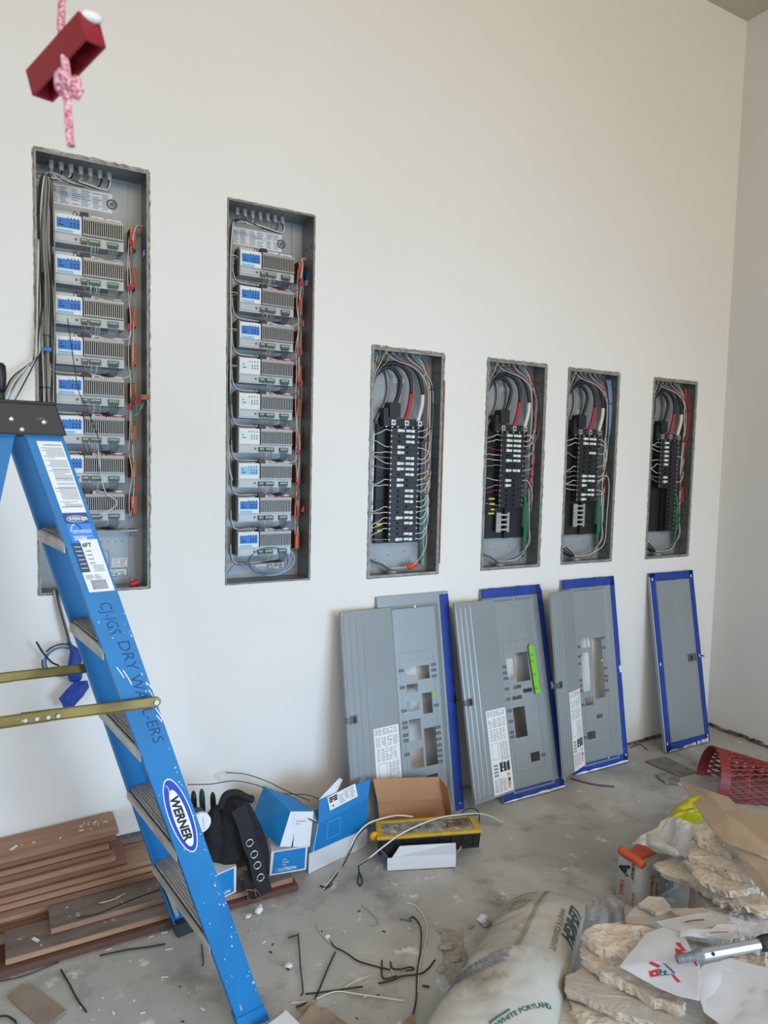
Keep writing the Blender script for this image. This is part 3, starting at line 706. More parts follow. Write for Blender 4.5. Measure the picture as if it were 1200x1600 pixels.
# ------------------------------------------------------------------ leaning panel covers
def cover(label, xl, yb, zt, holes, doorang, tape, nums, seed, green=False, lab_bottom=0.055, W_=0.385):
    L = math.hypot(yb, zt); s, c = -yb / L, zt / L; rnd = random.Random(seed)
    # x' = world x, z' leans back to the wall, y' points away from the viewer
    R_ = Matrix(((1, 0, 0), (0, c, s), (0, -s, c))) if False else Matrix(((1, 0, 0), (0, c, s), (0, -s, c)))
    t = thing('panel_cover', label, 'panel cover', (xl, yb, 0.0015), 0, 'grey panel covers leaning on the wall', R_)
    F = -0.014
    m = panel_sheet(W_, L, [(0.062, 0.03, 0.323, 0.955)], F, F + 0.0015)
    for a, b in (((0, F, 0), (0.0015, 0, L)), ((W_ - 0.0015, F, 0), (W_, 0, L)), ((0, F, 0), (W_, 0, 0.0015)), ((0, F, L - 0.0015), (W_, 0, L))): m.box(a, b)
    # raised bead and pan walls
    o4 = [(0.062, 0.03), (0.323, 0.03), (0.323, 0.955), (0.062, 0.955)]; i4 = [(0.078, 0.045), (0.306, 0.045), (0.306, 0.938), (0.078, 0.938)]
    b4 = [(0.070, 0.038), (0.314, 0.038), (0.314, 0.946), (0.070, 0.946)]
    for (P_, yp, Q_, yq) in ((o4, F, b4, F - 0.0045), (b4, F - 0.0045, i4, F + 0.006)):
        for k in range(4):
            a, b = P_[k], P_[(k + 1) % 4]; d, e2 = Q_[(k + 1) % 4], Q_[k]
            m.quad((a[0], yp, a[1]), (b[0], yp, b[1]), (d[0], yq, d[1]), (e2[0], yq, e2[1]))
    obj('trim_frame', m, M_cover, t, bevel=0.001)
    pan = panel_sheet(0.228, 0.893, [(a - 0.078, b - 0.045, q - 0.078, d - 0.045) for a, b, q, d in holes], F + 0.006, F + 0.0075)
    pan.xf(Matrix.Translation((0.078, 0, 0.045)))
    n0 = len(pan.f)
    y = F + 0.0058
    for (x0, z0, x1, z1) in ((0.10, 0.12, 0.28, 0.1207), (0.10, 0.74, 0.28, 0.7407), (0.279, 0.12, 0.2797, 0.74), (0.10, 0.12, 0.1007, 0.74), (0.15, .74, .1505, .70), (.19, .74, .1905, .70), (.10, .70, .28, .7003)):
        pan.box((x0, y - .0003, z0), (x1, y, z1), 1)
    obj('dead_front', pan, [M_cover, M_modd], t)
    for (x, z) in nums:
        m = MB(); m.box((x - 0.013, y - 0.0006, z - 0.006), (x + 0.013, y, z + 0.006), 0)
        for q in range(2): m.box((x - 0.010 + q * .011, y - 0.0009, z - 0.003), (x - 0.003 + q * .011, y - 0.0006, z + 0.003), 1)
        obj('circuit_number', m, [M_blk, M_ink], t)
    m = MB(); m.disc((0.195, F - .002, 0.945), (0, 1, 0), 0.006, 12, .004); m.disc((0.195, F - .004, 0.945), (0, 1, 0), 0.003, 8, .001); obj('screw', m, M_scr, t)
    # masking tape with ragged painted edge
    m = MB()
    def strip(x0, z0, x1, z1, edge):
        k = 40; horiz = (x1 - x0) > (z1 - z0); yy = F - 0.0009
        for q in range(k):
            u0, u1 = q / k, (q + 1) / k; j0 = abs(noise.noise(V((u0 * 9, seed, edge)))) * 0.006; j1 = abs(noise.noise(V((u1 * 9, seed, edge)))) * 0.006
            if horiz:
                a, b = x0 + (x1 - x0) * u0, x0 + (x1 - x0) * u1
                if edge > 0: m.prism([(a, yy, z0), (b, yy, z0), (b, yy, z1 + j1), (a, yy, z1 + j0)], (0, .0008, 0), 0)
                else:
                    m.prism([(a, yy, z0 - j0), (b, yy, z0 - j1), (b, yy, z1), (a, yy, z1)], (0, .0008, 0), 0)
                    if edge == -1:
                        w0 = 0.004 + 0.018 * abs(noise.noise(V((u0 * 4 + 3, seed, 2)))) + .006 * u0; w1 = 0.004 + 0.018 * abs(noise.noise(V((u1 * 4 + 3, seed, 2)))) + .006 * u1
                        m.prism([(a, yy - .0004, z0 - j0 + .001), (b, yy - .0004, z0 - j1 + .001), (b, yy - .0004, z0 + w1 * .8), (a, yy - .0004, z0 + w0 * .8)], (0, .0003, 0), 1)
            else:
                a, b = z0 + (z1 - z0) * u0, z0 + (z1 - z0) * u1
                if edge > 0: m.prism([(x0, yy, a), (x1 + j0 * .5, yy, a), (x1 + j1 * .5, yy, b), (x0, yy, b)], (0, .0008, 0), 0)
                else: m.prism([(x0 - j0 * .5, yy, a), (x1, yy, a), (x1, yy, b), (x0 - j1 * .5, yy, b)], (0, .0008, 0), 0)
    if 't' in tape: strip(0.0, L - 0.047, W_, L, 1)
    if 'r' in tape: strip(W_ - 0.034, 0.0, W_, L, 1)
    if 'R' in tape: strip(W_ - 0.05, 0.0, W_, L - .012, 1)
    if 'b' in tape: strip(0.0, 0.002, W_, 0.048, -1)
    if 'l' in tape: strip(0.0, 0.0, 0.05, L, -2)
    # crumpled corner bits and paint flecks
    for k in range(7):
        x = rnd.choice([W_ - rnd.uniform(0, .03), W_ - rnd.uniform(0, .03), rnd.uniform(0, W_)]); z = rnd.choice([L - .02, .03, .5]) + rnd.uniform(-.015, .015)
        if 'l' not in tape and 't' not in tape and x < .3: continue
        m.box((x, F - .0018, z), (x + rnd.uniform(.003, .008), F - .001, z + rnd.uniform(.004, .012)), 1)
    if len(m.f): obj('masking_tape', m, [M_tape, M_tapew], t)
    m = MB(); m.tube([(W_ - .004, F - .002, .5), (W_ + .01, F - .012, .49)], .003, 6); m.box((W_ - .012, F - .003, .48), (W_, F - .001, .515), 0); obj('edge_clip', m, M_blk if 'l' in tape or 'R' in tape else M_tapew, t)
    return t, F, L

def numlist(L_, R__): return [(0.104, z) for z in L_] + [(0.278, z) for z in R__]

def door(t, F, ang, lab_z0, seed, lab_w=0.135):
    """opened hinged door of a cover; ang is how far it stands off the cover's plane"""
    rnd = random.Random(seed); Wd = 0.272; hx = 0.066; z0, z1 = 0.045, 0.952
    Rm = Matrix.Translation((hx, F - 0.006, 0)) @ Matrix.Rotation(math.radians(ang), 4, 'Z')
    m = MB(); m.box((-Wd, -0.0015, z0), (0, 0, z1))
    for a, b in (((-Wd, -.0015, z0), (-Wd + .0015, .009, z1)), ((-Wd, -.0015, z0), (0, .009, z0 + .0015)), ((-Wd, -.0015, z1 - .0015), (0, .009, z1))): m.box(a, b)
    # pressed ribs
    for x in (-0.262, -0.232, -0.2, -0.166):
        w = .006
        m.add([(x - w, -.0015, z0 + .02), (x, -.0045, z0 + .03), (x + w, -.0015, z0 + .02), (x - w, -.0015, z1 - .02), (x, -.0045, z1 - .03), (x + w, -.0015, z1 - .02)], [(0, 1, 4, 3), (1, 2, 5, 4), (0, 2, 1), (3, 4, 5)])
    m.xf(Rm); o = obj('door', m, M_cover, t, bevel=0.0006)
    m = MB(); m.box((-Wd + .018, -.006, .478), (-Wd + .052, -.0015, .512), 0); m.box((-Wd + .03, -.0085, .483), (-Wd + .044, -.006, .507), 1); m.box((-Wd - .004, -.004, .483), (-Wd + .014, 0.004, .507), 0)
    m.xf(Rm); obj('latch', m, [M_modd, M_blk], o)
    a, b = -0.139, -0.139 + lab_w
    m = MB(); m.box((a, -.0021, lab_z0), (b, -.0015, .437), 0); h = .437 - lab_z0
    y = -.0021
    lines(m, (a + .006, y, .405), (1, 0, 0), (0, 0, 1), lab_w - .012, .027, 4, 1, rnd, .5, .0003, 6)
    for k in range(4): lines(m, (a + .008 + k * .031, y, .355), (1, 0, 0), (0, 0, 1), .026, .042, 6, 1, rnd, .5, .0003, 2)
    for k in range(5):
        for j in range(5): lines(m, (a + .012 + k * .022, y, .295 + j * .011), (1, 0, 0), (0, 0, 1), .017, .009, 2, 1, rnd, .6, .0003, 2)
    zl = max(lab_z0 + .008, .20)
    lines(m, (a + .07, y, zl), (1, 0, 0), (0, 0, 1), .058, .285 - zl, 14, 1, rnd, .45, .0003, 3)
    m.box((a + .014, y - .0003, .212), (a + .016, y, .285), 1); m.box((a + .014, y - .0003, .284), (a + .06, y, .2855), 1); m.box((a + .058, y - .0003, .212), (a + .06, y, .285), 1); m.box((a + .014, y - .0003, .212), (a + .06, y, .2135), 1)
    if lab_z0 < .1:
        for k in range(4): m.box((a + .012, y - .0003, .135 + k * .015), (a + .042, y, .145 + k * .015), 1)
        for k in range(3): m.box((a + .055 + k * .026, y - .0003, .15), (a + .07 + k * .026, y, .19), 2); 
        lines(m, (a + .055, y, .15), (1, 0, 0), (0, 0, 1), .07, .045, 6, 2, rnd, .7, .0004, 5)
        lines(m, (a + .01, y, .065), (1, 0, 0), (0, 0, 1), .085, .06, 9, 1, rnd, .45, .0003, 3)
        lines(m, (a + .1, y, .07), (1, 0, 0), (0, 0, 1), .02, .07, 10, 3, rnd, .6, .0004, 1); m.disc((a + .112, y, .108), (0, 1, 0), .007, 8, .001, 2)
    m.xf(Rm); obj('instruction_label', m, [M_paper, M_ink, M_inkd, M_inkr], o)

t, F, L = cover('panel cover at the left end, box-shaped holes down its middle, only its right edge taped', 1.504, -0.185, 0.985,
    [(.123, .634, .187, .675), (.19, .612, .254, .673), (.125, .559, .186, .598), (.205, .455, .258, .548), (.121, .478, .186, .52), (.126, .346, .186, .441), (.202, .223, .265, .391), (.124, .224, .19, .31), (.196, .133, .259, .184)],
    7, 'R', numlist((.663, .588, .485, .432, .411, .378, .355, .294), (.67, .645, .618, .485, .385, .359, .332, .305, .281, .257, .231)), 31)
door(t, F, 7, 0.19, 41)
m = MB(); m.box((.262, F + .0045, .528), (.276, F + .0055, .552), 0); obj('green_tape', m, mat('lime_tape', (120, 196, 40), .6), t)
t, F, L = cover('middle panel cover with a long lime green tape strip beside its holes', 2.082, -0.235, 0.978,
    [(.112, .560, .156, .657), (.163, .539, .250, .68), (.138, .509, .186, .527), (.196, .483, .253, .502), (.125, .458, .184, .476), (.12, .279, .193, .422), (.196, .153, .253, .196)],
    9, 'trb', [(0.098, z) for z in (.622, .593, .566, .516, .467, .412, .362, .311, .289)] + [(.275, .175)], 32)
door(t, F, 10, 0.055, 42)
m = MB(); m.prism([(.252, F - .006, .70), (.268, F - .006, .718), (.288, F - .006, .70), (.297, F - .006, .47), (.285, F - .006, .466), (.28, F - .006, .474), (.263, F - .006, .462)], (0, .0008, 0), 0)
for z in (.655, .625, .56, .49): lines(m, (.258, F - .006, z), (1, 0, 0), (0, 0, 1), .022, .012, 2, 1, rnd, .4, .0003, 2)
obj('green_tape', m, [mat('lime_tape', (120, 196, 40), .6), M_inkd], t)
t, F, L = cover('third panel cover from the left, with a long narrow slot and a half open door', 2.608, -0.162, 0.99,
    [(.11, .638, .15, .686), (.156, .638, .176, .686), (.10, .411, .16, .612), (.188, .363, .262, .682), (.109, .336, .169, .379), (.184, .26, .228, .28), (.108, .162, .167, .201)],
    22, 'trb', [(0.088, z) for z in (.647, .597, .559, .472, .446, .419, .345, .177)] + [(.274, z) for z in (.676, .625, .513, .471, .448, .396)], 33)
door(t, F, 23, 0.045, 43)
m = MB(); m.disc((.251, F + .005, .558), (0, 1, 0), .008, 10, .001); obj('green_tape', m, mat('lime_tape', (120, 196, 40), .6), t)
# closed cover, taped all round
def closed_cover():
    xl, yb, zt = 3.272, -0.178, 0.986; W_ = .38; L = math.hypot(yb, zt); s, c = -yb / L, zt / L
    R_ = Matrix(((1, 0, 0), (0, c, s), (0, -s, c)))
    t = thing('panel_cover', 'closed grey panel cover framed all round in blue tape, nearest the room corner', 'panel cover', (xl, yb, 0.0015), 0, 'grey panel covers leaning on the wall', R_)
    F = -.014; m = panel_sheet(W_, L, [(.055, .045, .335, .965)], F, F + .0015)
    for a, b in (((0, F, 0), (0.0015, 0, L)), ((W_ - 0.0015, F, 0), (W_, 0, L)), ((0, F, 0), (W_, 0, 0.0015)), ((0, F, L - 0.0015), (W_, 0, L))): m.box(a, b)
    obj('trim_frame', m, M_cover, t)
    m = MB(); m.box((.057, F - .001, .047), (.333, F + .002, .963), 0)
    for x in (.20, .225, .25):
        m.add([(x - .005, F - .001, .62), (x, F - .0025, .64), (x + .005, F - .001, .62), (x - .005, F - .001, .93), (x, F - .0025, .92), (x + .005, F - .001, .93)], [(0, 1, 4, 3), (1, 2, 5, 4)])
    o = obj('door', m, M_cover, t)
    m = MB(); m.box((.262, F - .004, .474), (.335, F - .001, .518), 0); m.box((.272, F - .0055, .478), (.31, F - .004, .514), 1); m.box((.28, F - .0065, .485), (.298, F - .0055, .508), 2); obj('latch', m, [M_modd, M_modd, M_blk], o)
    rnd = random.Random(77); m = MB(); yy = F - .0022
    def st(x0, z0, x1, z1):
        k = 36; hz = x1 - x0 > z1 - z0
        for q in range(k):
            u0, u1 = q / k, (q + 1) / k; j = lambda u, e: .005 * abs(noise.noise(V((u * 8, e, 3))))
            if hz: m.prism([(x0 + (x1 - x0) * u0, yy, z0 - j(u0, 1)), (x0 + (x1 - x0) * u1, yy, z0 - j(u1, 1)), (x0 + (x1 - x0) * u1, yy, z1 + j(u1, 2)), (x0 + (x1 - x0) * u0, yy, z1 + j(u0, 2))], (0, .001, 0), 0)
            else: m.prism([(x0, yy, z0 + (z1 - z0) * u0), (x1 + j(u0, 5), yy, z0 + (z1 - z0) * u0), (x1 + j(u1, 5), yy, z0 + (z1 - z0) * u1), (x0, yy, z0 + (z1 - z0) * u1)], (0, .001, 0), 0)
    st(0.003, .955, W_, L); st(.003, .006, W_, .048); st(.002, .0, .048, L); st(.343, .0, W_ - .001, L)
    for q in range(24):
        x = rnd.uniform(.02, .36); m.box((x, yy - .0008, .003), (x + rnd.uniform(.01, .03), yy - .0001, .003 + rnd.uniform(.002, .004) + x * .05), 1)
    for x, z in ((.355, .96), (.36, .03), (.36, .49), (.02, .48), (.02, .96), (.015, .04)): m.box((x, yy - .0008, z), (x + .008, yy - .0001, z + .016), 1)
    m.box((.0002, yy - .0004, 0), (.004, yy + .001, L - .02), 1)
    obj('masking_tape', m, [M_tape, M_tapew], t)
    obj('edge_clip', MB().tube([(W_ - .006, F - .002, .5), (W_ + .012, F - .012, .492)], .004, 6), M_inkd, t)
closed_cover()

# ------------------------------------------------------------------ step ladder
TH = 0.1331
lad = thing('step_ladder', 'blue fibreglass step ladder with black top and grey steps, standing open at left', 'ladder', (0.595, -0.6907, 0), TH)
LT, WB, WT, RW, TP = -0.5025, 0.2558, 0.1383, 0.0819, 1.6386
def rp_(s, e, z, inn=0.0):
    t = z / TP; return V((LT * t + e * RW / 2, s * (WB + (WT - WB) * t - inn), z))
def channel(s, z0, z1, k=14):
    m = MB(); th = .004; fw = .028; prof = [(-1, 0), (1, 0), (1, fw), (1 - 2 * th / RW, fw), (1 - 2 * th / RW, th), (-1 + 2 * th / RW, th), (-1 + 2 * th / RW, fw), (-1, fw)]
    vv = []; n = len(prof)
    for j in range(k + 1):
        z = z0 + (z1 - z0) * j / k; vv += [rp_(s, e, z, i) for e, i in prof]
    ff = [(j * n + i, j * n + (i + 1) % n, (j + 1) * n + (i + 1) % n, (j + 1) * n + i) for j in range(k) for i in range(n)]
    ff += [tuple(range(n)), tuple(range(k * n, (k + 1) * n))]
    return m.add(vv, ff)
near = obj('front_rail', channel(-1, 0.03, TP + .03), M_lad, lad)
far = obj('front_rail', channel(1, 0.03, TP + .03), M_ladi, lad)
for s in (-1, 1):
    m = MB(); m.hexa([rp_(s, -1.08, 0.0, -.006), rp_(s, 1.08, 0.0, -.006), rp_(s, 1.08, 0.0, .036), rp_(s, -1.08, 0.0, .036), rp_(s, -1.05, 0.045, -.003), rp_(s, 1.05, 0.045, -.003), rp_(s, 1.05, 0.045, .034), rp_(s, -1.05, 0.045, .034)])
    obj('foot', m, M_rub if s > 0 else M_lad, lad)
# diagonal foot braces under the first step
for s in (-1, 1):
    p0 = rp_(s, -.5, .06, .006); p1 = rp_(s, -.8, .26, .10); p2 = rp_(s, -.6, .16, .02)
    m = MB(); m.tube(spl([p0, p2, p1], 6), .008, 6); obj('foot_brace', m, M_alu, lad)
for z in (.285, .565, .85, 1.125, 1.395):
    m = MB()
    a, b = rp_(-1, -.94, z, .004), rp_(1, -.94, z, .004); c_, d = rp_(1, .94, z, .004), rp_(-1, .94, z, .004); dn = V((0, 0, -.006))
    m.hexa([a + dn, b + dn, c_ + dn, d + dn, a, b, c_, d])
    for e_ in (-1, 1):
        x = .94 * e_; lip = V((0, 0, -.034)); w = V((.003 * -e_, 0, 0)); p, q = rp_(-1, x, z, .004), rp_(1, x, z, .004)
        m.hexa([p + lip, q + lip, q + lip + w, p + lip + w, p, q, q + w, p + w])
    for r_ in range(9):
        e_ = -.8 + r_ * .2; p, q = rp_(-1, e_, z, .005), rp_(1, e_, z, .005); m.tube([p + V((0, 0, .0008)), q + V((0, 0, .0008))], .0022, 4)
    obj('step', m, M_alu, lad)
# rear rails
def rear(s, z0, z1):
    def q(z, e, inn): t = z / TP; return V((-.588 - .22 * (TP - z) + e * .023, s * ((.225 - .095 * t) - inn), z))
    m = MB(); prof = [(-1, 0), (1, 0), (1, .022), (.83, .022), (.83, .004), (-.83, .004), (-.83, .022), (-1, .022)]; n = 8
    m.add([q(z, e, i) for z in (z0, z1) for e, i in prof], [(i, (i + 1) % n, n + (i + 1) % n, n + i) for i in range(n)] + [tuple(range(n)), tuple(range(n, 2 * n))]); return m, q
for s in (-1, 1):
    m, q = rear(s, 0.02, TP + .03); obj('rear_rail', m, M_lad if s < 0 else M_ladi, lad)
    m = MB(); p = q(0, 0, 0); m.box((p.x - .03, p.y - .02, 0), (p.x + .03, p.y + .02, .03)); obj('rear_foot', m, M_rub, lad)
for z in (.35, .8, 1.2):
    m1, q1 = rear(-1, 0, 1); m2, q2 = rear(1, 0, 1); obj('rear_brace', MB().tube([q1(z, 0, .005), q2(z, 0, .005)], .011, 8), M_alu, lad)
# cap
m = MB(); x0, x1, zc = LT - .24, LT + .045, 1.642; yw = .158
m.hexa([(x0, -yw, zc), (x1, -yw, zc), (x1, yw, zc), (x0, yw, zc), (x0 + .02, -yw + .012, zc + .074), (x1 - .022, -yw + .012, zc + .074), (x1 - .022, yw - .012, zc + .074), (x0 + .02, yw - .012, zc + .074)])
m.box((x0 + .018, -yw + .008, zc + .070), (x1 - .02, yw - .008, zc + .078))
capo = obj('top_cap', m, M_cap, lad, bevel=.003)
for x, z in ((LT - .005, .030), (LT - .073, .034), (LT - .052, .011), (LT - .123, .018), (LT - .13, .05)):
    m = MB(); yy = -yw + .012 * z / .074 - .001; m.ball((x, yy, zc + z), .0062, 0, 10, 6, (1, .5, 1)); obj('rivet', m, M_scr, capo, True)
m = MB(); m.ball((LT - .118, -.147, 1.628), .006, 0, 10, 6, (1, .5, 1)); obj('rivet', m, M_scr, lad, True)
# spreaders
def spreader(s, za, zb):
    yo = .01 if s < 0 else .012
    ta = za / TP; a = V((-.295 + .035, s * (WB + (WT - WB) * ta + yo), za)) if s < 0 else V((-.295 + .0, s * (WB + (WT - WB) * ta + yo), za))
    b = V((-.80, s * (.225 - .095 * zb / TP + yo if s < 0 else .225 - .095 * zb / TP + yo), zb))
    mid = a.lerp(b, .52) + V((0, 0, .004)); m = MB()
    for p, q, o_ in ((a, mid + (b - a).normalized() * .03, 0), (mid - (b - a).normalized() * .03, b, -.004 * 1)):
        d = (q - p).normalized(); u = V((0, 0, 1)); wv = V((0, o_, 0)); w = V((0, .0022, 0)); h = u * .0135
        m.hexa([p - h - w + wv, q - h - w + wv, q - h + w + wv, p - h + w + wv, p + h - w + wv, q + h - w + wv, q + h + w + wv, p + h + w + wv])
        g_ = V((0, -.003, 0)) + wv
        for hh in (.0125, -.0125): m.tube([p + u * hh + g_, q + u * hh + g_], .002, 5)
        m.disc(p, (0, 1, 0), .0135, 14, .005)
    for k, fr in enumerate((0.43, .47, .515, .56)):
        p = a.lerp(b, fr); m.disc(p + V((0, -.006 if s < 0 else .006, .0)), (0, 1, 0), .0048, 8, .004, 1)
    m.disc(a + V((0, -.005 if s < 0 else .005, 0)), (0, 1, 0), .006, 10, .006, 1)
    obj('spreader', m, [M_gold, M_scr], lad)
spreader(-1, .968, .99); spreader(1, .967, .985)

# labels and writing on the near rail
def A(z, e, off=.0006): p = rp_(-1, e, z); return p + V((0, -off, 0))
ax = (rp_(-1, 0, 1.6) - rp_(-1, 0, .2)).normalized(); bx = V((1, 0, 0))
def rq(m, z0, z1, e0, e1, off=.0008, k=0, skew=0.0):
    m.quad(A(z0, e0, off), A(z0 + skew, e1, off), A(z1 + skew, e1, off), A(z1, e0, off), m=k)
def bar(m, z, e0, e1, h, off, k): m.quad(A(z, e0, off), A(z, e1, off), A(z + h, e1, off), A(z + h, e0, off), m=k)
m = MB(); rq(m, 1.458, 1.628, -.55, .80, .0008, 0); r9 = random.Random(9); z = 1.618
while z > 1.468:
    e0 = -.45 if r9.random() < .3 else -.25; e1 = .72 if r9.random() < .8 else r9.uniform(.1, .6)
    if r9.random() < .87: bar(m, z, e0, e1, .0013 if r9.random() < .8 else .0024, .0012, 1)
    z -= .0032
obj('instruction_sticker', m, [M_paper, M_ink], near)
m = MB(); rq(m, 1.385, 1.456, -.56, .78, .0008, 0); rq(m, 1.431, 1.456, -.56, .78, .001, 1)
pts = [A(1.443 + .0075 * math.sin(u * math.pi / 12), .1 + .52 * math.cos(u * math.pi / 12), .0014) for u in range(25)]
m.tube(pts, .0008, 4, 2)
textmb('WERNER', .0115, A(1.4395, -.33, .0014), bx, ax, .0002, m, 2, .95, .03)
textmb('ADVANCED', .0085, A(1.4105, -.35, .0012), bx, ax, .0003, m, 2, .95, .02); bar(m, 1.408, -.35, .7, .0007, .0014, 2)
m.tube(spl([A(1.412, -.42, .0014), A(1.425, -.3, .0014), A(1.430, -.12, .0014)], 4), .0015, 4, 2); m.tube(spl([A(1.430, 0, .0014), A(1.424, .12, .0014), A(1.417, .15, .0014)], 4), .0011, 4, 3)
textmb('250lb', .014, A(1.392, -.40, .0012), bx, ax, .0003, m, 2, .95, .03); textmb('DUTY', .006, A(1.398, .28, .0012), bx, ax, .0003, m, 2)
obj('rating_sticker', m, [mat('bright_blue_sticker', (10, 120, 214), .45), mat('navy_sticker', (16, 44, 112), .45), M_paper, M_inkd], near)
m = MB(); rq(m, 1.262, 1.392, -.16, .86, .0011, 0); rq(m, 1.262, 1.312, -.62, .86, .0009, 0); rq(m, 1.312, 1.384, -.66, -.14, .0013, 1)
textmb('6FT', .014, A(1.374, -.08, .0013), bx, ax, .0003, m, 2, .95, .03)
for k in range(6): bar(m, 1.374 - k * .0105, -.56, -.2, .0014, .0016, 3)
for k in range(4): bar(m, 1.362 - k * .010, .0, .3, .003, .0016, 4)
for k in range(4): bar(m, 1.326 - k * .0045, .1, .7, .002, .0016, 4)
for k in range(26):
    e = -.32 + k * .034; w = .008 + .014 * ((k * 7) % 3 == 0); m.quad(A(1.268, e, .0016), A(1.268, e + w, .0016), A(1.292, e + w, .0016), A(1.292, e, .0016), m=2)
lines(m, A(1.294, -.5, .0013), bx, ax, .04, .012, 4, 4, r9, .5, .0003, 2)
obj('size_sticker', m, [M_paper, mat('petrol_sticker', (20, 52, 84), .5), M_inkd, M_paper, M_ink], near)
# big oval maker's badge
def oval(zc_, L2, W2, off, k, m):
    c0 = A(zc_, 0.02, off); P_ = [c0 + ax * L2 * math.sin(u * math.pi / 24) + bx * W2 * math.cos(u * math.pi / 24) for u in range(48)]
    m.add(P_, [tuple(range(48))], k)
m = MB(); oval(.652, .112, .0315, .0010, 0, m); oval(.652, .108, .0290, .0013, 1, m); oval(.645, .086, .0190, .0016, 0, m)
textmb('WERNER', .0325, A(.645, -.27, .0019) + ax * .065, -ax, bx, .0002, m, 2, 1.0, .042)
m.tube(spl([A(.742, -.25, .0018), A(.733, -.12, .0018), A(.722, -.18, .0018)], 4), .0009, 4, 0)
obj('maker_badge', m, [M_paper, mat('badge_blue', (18, 54, 170), .4), M_inkd], near)
m = MB()
textmb('CJ-IGS', .040, A(1.235, -.30, .0007), -ax, bx, .0001, m, 0, .8, -.012); obj('marker_writing', m, mat('marker_on_blue', (10, 62, 112), .7), near); m = MB(); textmb('DRY WALL-ERS', .042, A(1.135, -.05, .0007), -ax, bx, .0001, m, 0, 1.02, -.012)
obj('marker_writing', m, mat('marker_on_blue', (10, 62, 112), .7), near)
# plaster smears
m = MB(); r9 = random.Random(12)
for k in range(70):
    z = r9.uniform(.06, 1.25); e = r9.choice([r9.uniform(-.9, .9), r9.uniform(.6, .95)]); sz = r9.uniform(.0005, .0015); st_ = r9.uniform(1, 4)
    c0 = A(z, e, .0011); m.add([c0 + ax * sz * st_ * math.cos(u) + bx * sz * math.sin(u) for u in (0, 1.2, 2.3, 3.3, 4.4, 5.3)], [tuple(range(6))])
for (z, e, ln) in ((1.07, -.6, .03), (1.06, -.3, .04), (.95, .8, .035), (1.0, .78, .04), (1.02, .8, .02), (.93, .7, .02)):
    m.tube(spl([A(z, e, .001), A(z - ln * .5, e + .12, .001), A(z - ln, e + .2, .001)], 4), .0018, 4)
obj('plaster_splashes', m, M_tapew, near)
m = MB()
for (z, e, sz) in ((.02, .7, .014), (.05, -.7, .008)): m.disc(A(z + .06, e, .001), (0, 1, 0), sz * .3, 8, .0006)
# tool lying upright in cap
t = thing('screwdriver', 'black handled tool with a green collar standing on the ladder top', 'tool', (0.0, 0, 0), 0)
p = atY(3, 632, -.80); t.location = p; MW[t] = Matrix.Translation(p)
p0 = V((0, 0, .0))
obj('handle', MB().tube([(-.004, 0, .028), (-.004, 0, .036), (-.004, 0, .07), (-.005, 0, .092), (-.005, 0, .099)], 0, 12, 0, True, [.010, .014, .0155, .015, .009]), M_blk, t, True)
obj('collar', MB().tube([(-.004, 0, 0), (-.004, 0, .014), (-.004, 0, .03)], 0, 12, 0, True, [.009, .011, .012]), mat('dark_green_grip', (18, 62, 46), .5), t, True)
single('wire_offcut', MB().tube(spl([atY(30, 634, -.78) + V((0, 0, .004)), atY(48, 628, -.74), atY(66, 629, -.74), atY(86, 634, -.74)], 6), .0022, 6), mat('teal_wire', (40, 92, 78), .5), 'short teal wire lying across the black ladder top', 'wire')
# ------------------------------------------------------------------ loose cables beside the left panel
def cable(pts, r, m, label, group=None, cat='cable', n=6, k=8, name='cable'):
    return single(name, MB().tube(spl(pts, k), r, n), m, label, cat, group, True)
rnd = random.Random(71)
sp = thing('cable_bundle', 'bundle of grey, black and white cables spilling from the leftmost panel to the lower left', 'cables', (.15, -.01, 1.95))
def part_cable(t, pts, r, m, k=8, n=6): return obj('cable', MB().tube(spl(pts, k), r, n), m, t, True, world=True)
for j in range(9):
    o1 = rnd.uniform(-.012, .012); x = .157 + rnd.uniform(0, .014); z0 = 2.05 + rnd.uniform(-.1, .25)
    part_cable(sp, [(x, .01, z0 + .12), (x - .004, -.012, z0), (.148 + o1, -.03, 1.93 + o1), (.128 + o1 * 1.5, -.045, 1.90 + o1), (.085 + o1 * 2, -.06, 1.83 + rnd.uniform(-.015, .015)), (.035 + o1, -.07, 1.72 + rnd.uniform(-.02, .02)), (-.03 + o1, -.08, 1.58 + rnd.uniform(-.03, .03)), (-.13, -.10, 1.38 + o1), (-.21, -.10, 1.1 + o1 * 3), (-.24, -.07, .85 + rnd.uniform(-.08, .08))], .0026 if j else .0012, (M_gw, M_bw, M_ww, M_bw, M_gw)[j % 5])
# cables dropping out under the left panel with coil and blue tape
sp = thing('cable_drop', 'grey and black cables hanging under the leftmost panel, ending in a small blue coil', 'cables', atY(96, 1000, -.02))
for j in range(3):
    part_cable(sp, [atY(84 + j * 4, 922, -.004), atY(90 + j * 3, 950, -.02), atY(100 + j * 3, 985, -.03), atY(108 + j * 2, 1012, -.035)], .004 - j * .0007, (M_gw, M_bw, M_gw)[j])
c0 = atY(96, 1032, -.03)
for j in range(4):
    R1 = .046 + .004 * j; part_cable(sp, [c0 + V((R1 * 1.1 * math.cos(u * math.pi / 12 + j), -.006 * j, R1 * math.sin(u * math.pi / 12 + j) + .002 * j)) for u in range(23)], .0024, (M_blw, M_gw, M_bluelp, M_bw)[j], 2)
part_cable(sp, [atY(57, 1003, -.05), atY(66, 1018, -.045), atY(80, 1034, -.04), atY(92, 1040, -.03)], .0035, M_bw)
